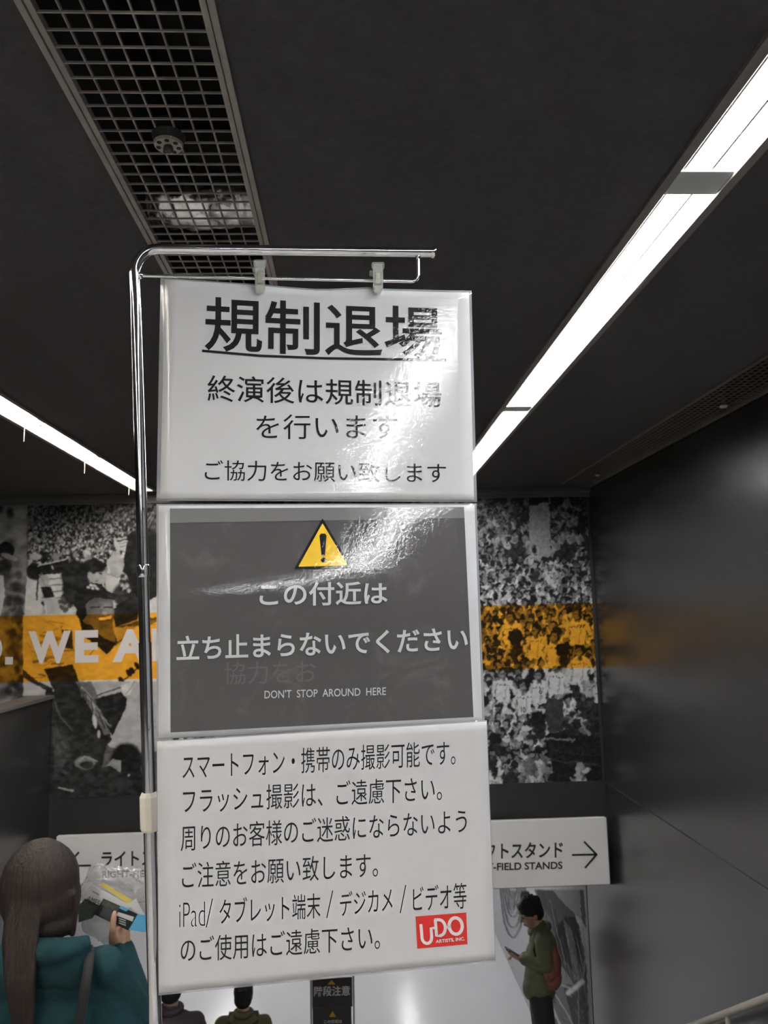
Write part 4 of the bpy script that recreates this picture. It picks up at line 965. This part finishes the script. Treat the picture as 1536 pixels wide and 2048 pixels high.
def dress(prefix_parent, J, s, mats, head_up, head_fw, vox=.011, hands=None, hood=False, jacket_len=0.0, wr=.006, sf=1.0, extra=()):
    """J: joints in metres, world space. Body is one continuous skin surface, clothing lies over it."""
    par = prefix_parent; g = lambda k: Vector([float(a) for a in J[k]])
    bm = bmesh.new(); q, B3 = head_geo(bm, g('head'), head_up, head_fw, s)
    add_limb(bm, g('neck'), g('head') - head_up.normalized() * .05 * s, .056 * s, .052 * s)
    ch = (g('shl') + g('shr')) / 2; hp = (g('hipl') + g('hipr')) / 2
    add_limb(bm, ch - V3(0, 0, .04 * s), (ch + hp) / 2, .105 * s, .10 * s); add_limb(bm, (ch + hp) / 2, hp, .10 * s, .105 * s)
    add_limb(bm, g('shl'), g('shr'), .055 * s, .055 * s); add_limb(bm, ch, g('neck'), .06 * s, .055 * s)
    for k in 'lr':
        add_limb(bm, g('sh' + k), g('el' + k), .045 * s, .036 * s); add_limb(bm, g('el' + k), g('wr' + k), .036 * s, .025 * s)
        add_limb(bm, g('hip' + k), g('kn' + k), .075 * s, .050 * s); add_limb(bm, g('kn' + k), g('an' + k), .050 * s, .034 * s)
        fd = g('fw').normalized(); add_limb(bm, g('an' + k), g('an' + k) + fd * .12 * s - V3(0, 0, .04 * s), .034 * s, .026 * s)
    if hands: hands(bm)
    else:
        for k in 'lr':
            d = (g('wr' + k) - g('el' + k)).normalized(); hand_geo(bm, g('wr' + k), d, g('fw') * (.3) + (g('wr' + k) - ch).cross(V3(0, 0, 1)), s, .5)
    body = organic('body', bm, vox * .62, M['skin'], par, 3)
    # jacket
    ax = (g('shr') - g('shl')).normalized(); f2 = V3(0, 0, 1).cross(ax).normalized(); BT = Matrix((ax, f2, V3(0, 0, 1))).transposed()
    bm = bmesh.new(); wsh = (g('shr') - g('shl')).length / 2
    for t, rx, ry in ((.06, wsh * 1.02, .115 * s), (.3, wsh * .98 + .01, .135 * s), (.55, wsh * .88 + .01, .130 * s), (.8, wsh * .88 + .015, .130 * s), (1.02, wsh * .90 + .02, .135 * s)):
        add_ball(bm, ch.lerp(hp, t), (rx, ry, .13 * s), BT)
    add_ball(bm, hp - V3(0, 0, jacket_len), (wsh * .92 + .015, .135 * s, .07 * s), BT)
    add_limb(bm, g('shl'), g('shr'), .068 * s, .068 * s); add_limb(bm, ch, g('neck'), .085 * s, .072 * s)
    for k in 'lr':
        d = (g('wr' + k) - g('el' + k)); add_limb(bm, g('sh' + k), g('el' + k), .070 * s * sf, .058 * s * sf); add_limb(bm, g('el' + k), g('el' + k) + d * .93, .056 * s * sf, .043 * s * (1 + (sf - 1) * 3))
    for a_, b_, r1, r2 in extra: add_limb(bm, V3(*a_), V3(*b_), r1, r2)
    organic('jacket', bm, vox, M[mats[0]], par, 5, wr * s)
    bm = bmesh.new()
    for k in 'lr':
        add_limb(bm, hp.lerp(g('hip' + k), .8), g('kn' + k), .098 * s, .068 * s); add_limb(bm, g('kn' + k), g('an' + k), .068 * s, .052 * s)
    add_ball(bm, hp, (wsh * .8, .12 * s, .12 * s), BT)
    organic('trousers', bm, vox, M[mats[1]], par, 4, .004)
    for k in 'lr':
        bm = bmesh.new(); a = g('an' + k); fd = g('fw').normalized(); add_limb(bm, a - V3(0, 0, .045 * s) - fd * .03, a + fd * .15 * s - V3(0, 0, .055 * s), .046 * s, .036 * s); add_limb(bm, a, a - V3(0, 0, .04 * s), .045 * s, .045 * s)
        organic('shoe', bm, vox * .7, M['shoe'], par, 3)
    return q, B3, body
def short_hair(par, q, B3, s, m, back=0.0):
    bm = bmesh.new(); rr = random.Random(5)
    add_ball(bm, q(0, -.014, .045), (.090 * s, .104 * s, .088 * s), B3); add_ball(bm, q(0, -.045, -.005 - back), (.082 * s, .066 * s, .075 * s), B3)
    add_ball(bm, q(0, .055, .082), (.066 * s, .036 * s, .030 * s), B3)
    for k in range(70):
        a, b = rr.uniform(0, 2 * math.pi), rr.uniform(.1, 1.2)
        x, y, z = .088 * math.cos(a) * math.sin(b), -.018 + .10 * math.sin(a) * math.sin(b), .045 + .088 * math.cos(b)
        add_limb(bm, q(x, y, z), q(x * 1.1, y * 1.1 + .012, z * 1.03 - .004), .012 * s, .005 * s, 6)
    for sg in (-1, 1): add_ball(bm, q(sg * .076, -.008, .022), (.012 * s, .030 * s, .032 * s), B3)
    return organic('hair', bm, .0085, m, par, 1)

# --- woman with long hair seen from behind, on the upper stairs
YA = 3.0
def A(x, y, d=0.0): return PY(x, y, YA + d)
floorA = -(int((YA - STAIR0) / run) + 1) * rise
cxA = A(80, 1800)[0]
wa = empty('person', (cxA, YA, floorA), 'person with long brown hair and teal jacket seen from behind, holding leaflets up', 'person')
J = dict(head=A(84, 1790), neck=A(84, 1880), shl=A(-22, 1930), shr=A(208, 1936), ell=A(-50, 2100), elr=A(292, 2062, .10), wrl=A(-30, 2150, .25), wrr=A(237, 1896, .20),
         hipl=A(40, 2240), hipr=A(140, 2240), fw=(0, 1, 0))
for k, x in (('l', 40), ('r', 140)):
    hx = A(x, 2240)[0]; J['kn' + k] = (hx, YA + .03, (A(x, 2240)[2] + floorA) / 2 + .04); J['an' + k] = (hx, YA - .02, floorA + .09)
def handsA(bm):
    w = V3(*A(238, 1898, .20))
    pal = V3(*A(239, 1872, .19))
    add_limb(bm, w, pal, .024, .026); add_ball(bm, pal, (.034, .022, .036))
    # thumb on the near side, pointing up over the leaflet
    add_limb(bm, V3(*A(226, 1882, .165)), V3(*A(225, 1857, .115)), .0165, .0125, 10); add_limb(bm, V3(*A(225, 1857, .115)), V3(*A(227, 1838, .108)), .0125, .0115, 10); add_limb(bm, V3(*A(227, 1838, .108)), V3(*A(229, 1826, .112)), .0115, .0095, 10)
    for k in range(4):      # fingers fold away behind the leaflet
        y = 1852 + 9.5 * k
        a, b, c_, d_ = V3(*A(246, y + 4, .175)), V3(*A(257, y - 1, .20)), V3(*A(250, y - 9, .235)), V3(*A(234, y - 12, .225))
        add_limb(bm, a, b, .0105, .0100, 8); add_limb(bm, b, c_, .0098, .0088, 8); add_limb(bm, c_, d_, .0086, .0075, 8)
    hand_geo(bm, V3(*A(-30, 2150, .25)), V3(0, .6, -.6), V3(-1, 0, 0), .95, .5)
qA, BA, _ = dress(wa, J, .93, ('teal', 'black_cloth'), V3(0, 0, 1), V3(.15, 1, -.1), vox=.009, hands=handsA, wr=.008, sf=1.14, extra=((A(205, 1965, .02), A(228, 2075, .04), .085, .115), (A(228, 2075, .04), A(150, 2180, .0), .115, .14)))
bm = bmesh.new(); rr = random.Random(11)
s = .93; add_ball(bm, V3(*A(80, 1768)), (.138, .125, .158))
add_ball(bm, V3(*A(84, 1820, .0)), (.132, .105, .105)); add_ball(bm, V3(*A(95, 1846, -.02)), (.104, .08, .055)); add_ball(bm, V3(*A(82, 1796)), (.141, .122, .12))
for k in range(46):     # hair ends along the lower edge of the bob
    x = 148 - 95 * (k / 45) ** 1.1; y1 = 1868 + 10 * math.sin(k * .8) - (148 - x) * .05
    add_limb(bm, V3(*A(x * .93 + 6, 1790, -.085 + .05 * abs(x - 85) / 70)), V3(*A(x, y1 - 8, -.065 + .05 * abs(x - 85) / 70)), .020, .009, 8)
for k in range(26):     # long tail falling over the left shoulder
    u = k / 25; x0 = 14 + 52 * u; sw = 5 * math.sin(k * 1.3)
    pts = [V3(*A(x0 + 24, 1722 + 8 * math.sin(k * 2.1), -.03)), V3(*A(x0 + 12, 1778, -.092 + .012 * abs(k - 13) / 13 + .006 * math.sin(k * 1.9))), V3(*A(x0 - 2 + sw, 1880, -.132 + .01 * math.sin(k * 1.4))), V3(*A(x0 * .85 + 4 + sw, 1960, -.165)), V3(*A(x0 * .6 + 18 + sw, 2040, -.155)), V3(*A(x0 * .45 + 26, 2120, -.15))]
    add_tube(bm, pts, [.016, .017, .015, .013, .011, .004], 8)
organic('hair', bm, .0065, M['hair_b'], wa, 3, .003)
# hood roll behind the neck, shoulder strap
bm = bmesh.new(); pts = [A(15 + 168 * u, 1893 + 10 * math.sin(math.pi * u) - 12 * (abs(u - .5) * 2) ** 2, -.07 - .045 * math.sin(math.pi * u)) for u in np.linspace(0, 1, 9)]
add_tube(bm, pts, [.03, .036, .040, .042, .043, .042, .040, .036, .024], 14); [add_ball(bm, A(x, 1925, -.075), (.085, .06, .085)) for x in (60, 100, 140)]; organic('hood', bm, .009, M['teal'], wa, 5, .010)
bm = bmesh.new(); P_ = [A(176, 1893, .02), A(180, 1908, -.085), A(176, 1940, -.140), A(168, 1990, -.150), A(158, 2045, -.150), A(150, 2110, -.145)]
for a, b in zip(P_, P_[1:]):
    hv = (A(186, 1950) - A(168, 1950)) / 2 * 1.0
    vs = [bm.verts.new(p) for p in (a - hv, a + hv, b + hv, b - hv)]; bm.faces.new(vs)
bmesh.ops.remove_doubles(bm, verts=bm.verts[:], dist=.001)
o = from_bm('bag_strap', bm, M['strap'], wa, True); so = o.modifiers.new('s', 'SOLIDIFY'); so.thickness = .012; so.offset = 0

# what she holds
def flat(name, pts, d, m, parent=None, th=.0012, dd=None):
    v = [A(x, y, d if dd is None else dd[i]) for i, (x, y) in enumerate(pts)]
    bm = bmesh.new(); bm.faces.new([bm.verts.new(p) for p in v]); o = from_bm(name, bm, m, parent)
    so = o.modifiers.new('s', 'SOLIDIFY'); so.thickness = th; so.offset = 0; return o
M['leaf_black'] = mat('leaflet_black', (0.022, 0.022, 0.024), .35); M['leaf_blue'] = mat('leaflet_blue', (0.10, 0.36, 0.58), .35); M['leaf_white'] = mat('leaflet_white', (0.62, 0.60, 0.60), .4)
M['leaf_gold'] = clear_mat('gold_film', (0.75, 0.58, 0.14), .3, .9); M['leaf_green'] = mat('leaflet_green', (0.075, 0.085, 0.06), .4, var=.7, vscale=60)
lf = flat('leaflet', [(207, 1797), (275.5, 1828), (257, 1861), (187, 1828)], .135, M['leaf_black'])
tag(lf, 'black and blue printed leaflet held by the person in teal', 'leaflet')
flat('blue_panel', [(275, 1828), (299, 1831), (294, 1863), (283, 1864), (257.5, 1859)], .135, M['leaf_blue'], lf)
flat('picture', [(207, 1799), (241, 1814), (233, 1824), (202, 1809)], .133, M['leaf_green'], lf, .0005)
flat('blue_streak', [(243, 1811.5), (258, 1818.5), (252, 1823), (237, 1815.5)], .133, M['leaf_blue'], lf, .0005)
flat('white_patch', [(236, 1824), (268, 1834), (265, 1843), (233, 1831)], .132, M['leaf_white'], lf, .0005)
flat('dark_figure', [(208, 1812), (221, 1815), (228, 1830), (222, 1843), (198, 1831)], .1325, mat('leaflet_dark_grey', (.06, .06, .065), .5), lf, .0005)
for k in range(3): flat('small_print', [(238, 1836 + 4.5 * k), (252, 1841 + 4.5 * k), (251.5, 1842.5 + 4.5 * k), (237.5, 1837.5 + 4.5 * k)], .132, M['leaf_white'], lf, .0004)
pg = flat('paper_sheet', [(160, 1788), (184, 1769), (262, 1812), (250, 1824), (207, 1797), (198, 1811)], .150, M['leaf_white'])
tag(pg, 'white paper sheet with black capitals behind the black leaflet', 'paper sheet')
v, f = text_geo('AMES', .0)
from_py('lettering', [A(177 + 24 * a + 4 * (1 - b) * -1 * 1.2, 1801 - 10 * b + 11 * a, .1475) for a, b in v], f, M['ink3'], pg)
flat('underline', [(185, 1782), (198.5, 1789), (198, 1790), (184.5, 1783)], .1475, M['ink3'], pg, .0004)
pp = flat('paper_sheet', [(252, 1811), (272, 1797), (289, 1829), (275, 1826)], .155, M['leaf_white']); tag(pp, 'white paper corner sticking up right of the black leaflet', 'paper sheet')
pp = flat('paper_sheet', [(184, 1846), (216, 1836), (222, 1868), (196, 1884)], .152, M['leaf_white']); tag(pp, 'white folded paper hanging below the black leaflet beside the wrist', 'paper sheet')
pp = flat('flyer', [(157, 1812), (170, 1797), (202, 1812), (185, 1836), (157, 1845)], .158, M['leaf_green']); tag(pp, 'dark green printed flyer half hidden behind the hair and leaflet', 'flyer')
bg = empty('plastic_bag', A(228, 1800, .20), 'crumpled clear plastic bag held up with the leaflets', 'bag')
bm = bmesh.new(); c0 = V3(*A(228, 1806, .215))
bmesh.ops.create_icosphere(bm, subdivisions=5, radius=1)
for v in bm.verts:
    n = v.co.copy(); a = math.atan2(n.z, n.x); R_ = 1 + .10 * math.sin(3 * a + 1) + .07 * math.sin(7 * a)
    p = Vector((n.x * .142 * R_, n.y * .035, n.z * .138 * R_)); k = noise.noise(n * 3.1) * .6 + abs(noise.noise(n * 7)) * .5 + abs(noise.noise(n * 15)) * .25
    v.co = c0 + p * (1 + .16 * k) + Vector((0, .03 * k, 0))
from_bm('bag_film', bm, M['bag'], bg, False)
flat('gold_strip', [(200, 1769), (206, 1765), (264, 1800), (258, 1809)], .160, M['leaf_gold'], bg)

# --- people on the lower level
def lower(xc, Y, ytop, label, mats, sh, face=V3(0, 1, 0), Hh=None, straps=None):
    top = PY(xc, ytop, Y); H = top[2] - LOW; s = H / 1.70
    par = empty('person', (top[0], Y, LOW), label, 'person')
    rt = face.cross(V3(0, 0, 1)).normalized(); o = V3(top[0], Y, LOW)
    def L(x, y, z): return o + rt * x * s + face * y * s + V3(0, 0, z * s)
    J = dict(head=L(0, .01, 1.57), neck=L(0, -.01, 1.42), shl=L(-sh, -.01, 1.34), shr=L(sh, -.01, 1.34), ell=L(-sh - .07, 0, 1.06), elr=L(sh + .07, 0, 1.06), wrl=L(-sh - .02, .14, .86), wrr=L(sh + .02, .14, .86),
             hipl=L(-.09, 0, .86), hipr=L(.09, 0, .86), knl=L(-.10, .02, .47), knr=L(.10, .06, .47), anl=L(-.10, -.04, .085), anr=L(.10, .02, .085), fw=face)
    q, B3, b = dress(par, J, s, mats, V3(0, 0, 1), face, vox=.014, wr=.012)
    short_hair(par, q, B3, s, M['hair_k'], .01); face_bits(par, q, B3, s)
    bm = bmesh.new(); add_tube(bm, [L(.075 * math.cos(t), -.01 + .075 * math.sin(t), 1.435) for t in np.linspace(0, 2 * math.pi, 17)], .022 * s, 8, False); from_bm('collar', bm, M[mats[0]], par, True)
    if straps:
        for sg in (-1, 1):
            bm = bmesh.new(); pts = [L(sg * .11, .13, 1.30), L(sg * .10, .02, 1.425), L(sg * .115, -.10, 1.36), L(sg * .12, -.145, 1.2), L(sg * .12, -.15, 1.0)]
            for a, b in zip(pts, pts[1:]):
                hv = rt * .032 * s; bm.faces.new([bm.verts.new(p) for p in (a - hv, a + hv, b + hv, b - hv)])
            bmesh.ops.remove_doubles(bm, verts=bm.verts[:], dist=.001)
            o_ = from_bm('bag_strap', bm, M['strap'], par, True); so = o_.modifiers.new('s', 'SOLIDIFY'); so.thickness = .018; so.offset = 0
    return par
lower(487, 7.15, 1962, 'person in a dark olive jacket with black straps walking away in the passage', ('olive2', 'black_cloth'), .19, straps=True)
lower(343, 6.75, 1938, 'person in a plum black jacket seen from behind, head hidden by the lowest notice', ('plum', 'black_cloth'), .18)

# --- man with phone and rust brown backpack, facing left
YD = 7.4
def D(x, y, d=0.0): return PY(x, y, YD + d)
pd = empty('person', (D(1080, 2000)[0], YD, LOW), 'man in an olive jacket and black trousers looking down at a phone', 'person')
sD = 1.09
wl, wr_ = D(1045, 1912, .05), D(1047, 1915, -.06)
J = dict(head=D(1062, 1826), neck=D(1079, 1856), shl=D(1086, 1882, -.19), shr=D(1086, 1880, .19), ell=D(1091, 1932, -.22), elr=D(1088, 1930, .20), wrl=D(1046, 1920, -.07), wrr=D(1046, 1914, .07),
         hipl=D(1078, 1975, -.09), hipr=D(1078, 1975, .09), fw=(-1, 0, 0))
for k, dy in (('l', -.09), ('r', .09)):
    hx = D(1078, 1975)[0]; J['kn' + k] = (hx + .055 + .03 * (k == 'l'), YD + dy, LOW + .50); J['an' + k] = (hx + .10 + .05 * (k == 'l'), YD + dy, LOW + .09)
def handsD(bm):
    hand_geo(bm, V3(*D(1044, 1920, -.06)), V3(-1, .35, .30), V3(0, -.5, -1), 1.0, .5, 1); hand_geo(bm, V3(*D(1043, 1914, .07)), V3(-1, -.3, .35), V3(.2, .4, 1), 1.0, .6, -1)
qD, BD, _ = dress(pd, J, sD, ('olive', 'black_cloth'), V3(-.42, 0, 1), V3(-1, -.12, -.45), vox=.011, hands=handsD, wr=.014, jacket_len=.02)
short_hair(pd, qD, BD, sD, M['hair_k'], .0); face_bits(pd, qD, BD, sD)
bm = bmesh.new(); add_tube(bm, [V3(*D(1079, 1858)) + V3(.085 * math.cos(t), .085 * math.sin(t), .03 * math.cos(t)) for t in np.linspace(0, 2 * math.pi, 17)], .028, 8, False); from_bm('collar', bm, M['olive'], pd, True)
ph = box_obj('smartphone', (-.075, -.036, -.005), (.075, .036, .005), mat('phone_black', (.02, .02, .025), .2), None, .003, Matrix.Translation(V3(*D(1025, 1905, 0))) @ Matrix.Rotation(math.radians(32), 4, 'Y'))
tag(ph, 'dark smartphone held by the man in the olive jacket', 'phone')
bp = empty('backpack', D(1105, 1968, 0), 'rust brown backpack on the back of the man in olive', 'backpack')
bm = bmesh.new()
for x, y, rx, rz in ((1102, 1905, .060, .10), (1102, 1925, .088, .14), (1101, 1950, .095, .12)): add_ball(bm, V3(*D(x, y, -.08)), (rx, .15, rz))
organic('bag_body', bm, .010, M['brown_bag'], bp, 5, .012)
bm = bmesh.new(); add_ball(bm, V3(*D(1100, 1944, -.22)), (.06, .035, .08)); from_bm('front_pocket', bm, M['brown_bag'], bp, True)
for dy in (-.10, .10):
    bm = bmesh.new(); add_tube(bm, [D(1101, 1885, dy), D(1090, 1868, dy * 1.2), D(1074, 1876, dy * 1.4), D(1068, 1900, dy * 1.5), D(1080, 1935, dy * 1.9), D(1098, 1952, dy * 1.3)], .014, 8); from_bm('shoulder_strap', bm, M['strap'], bp, True)
tube_obj('carry_handle', [D(1100, 1888, -.03), D(1108, 1878, -.03), D(1109, 1876, .03), D(1101, 1888, .03)], .007, M['strap'], bp)
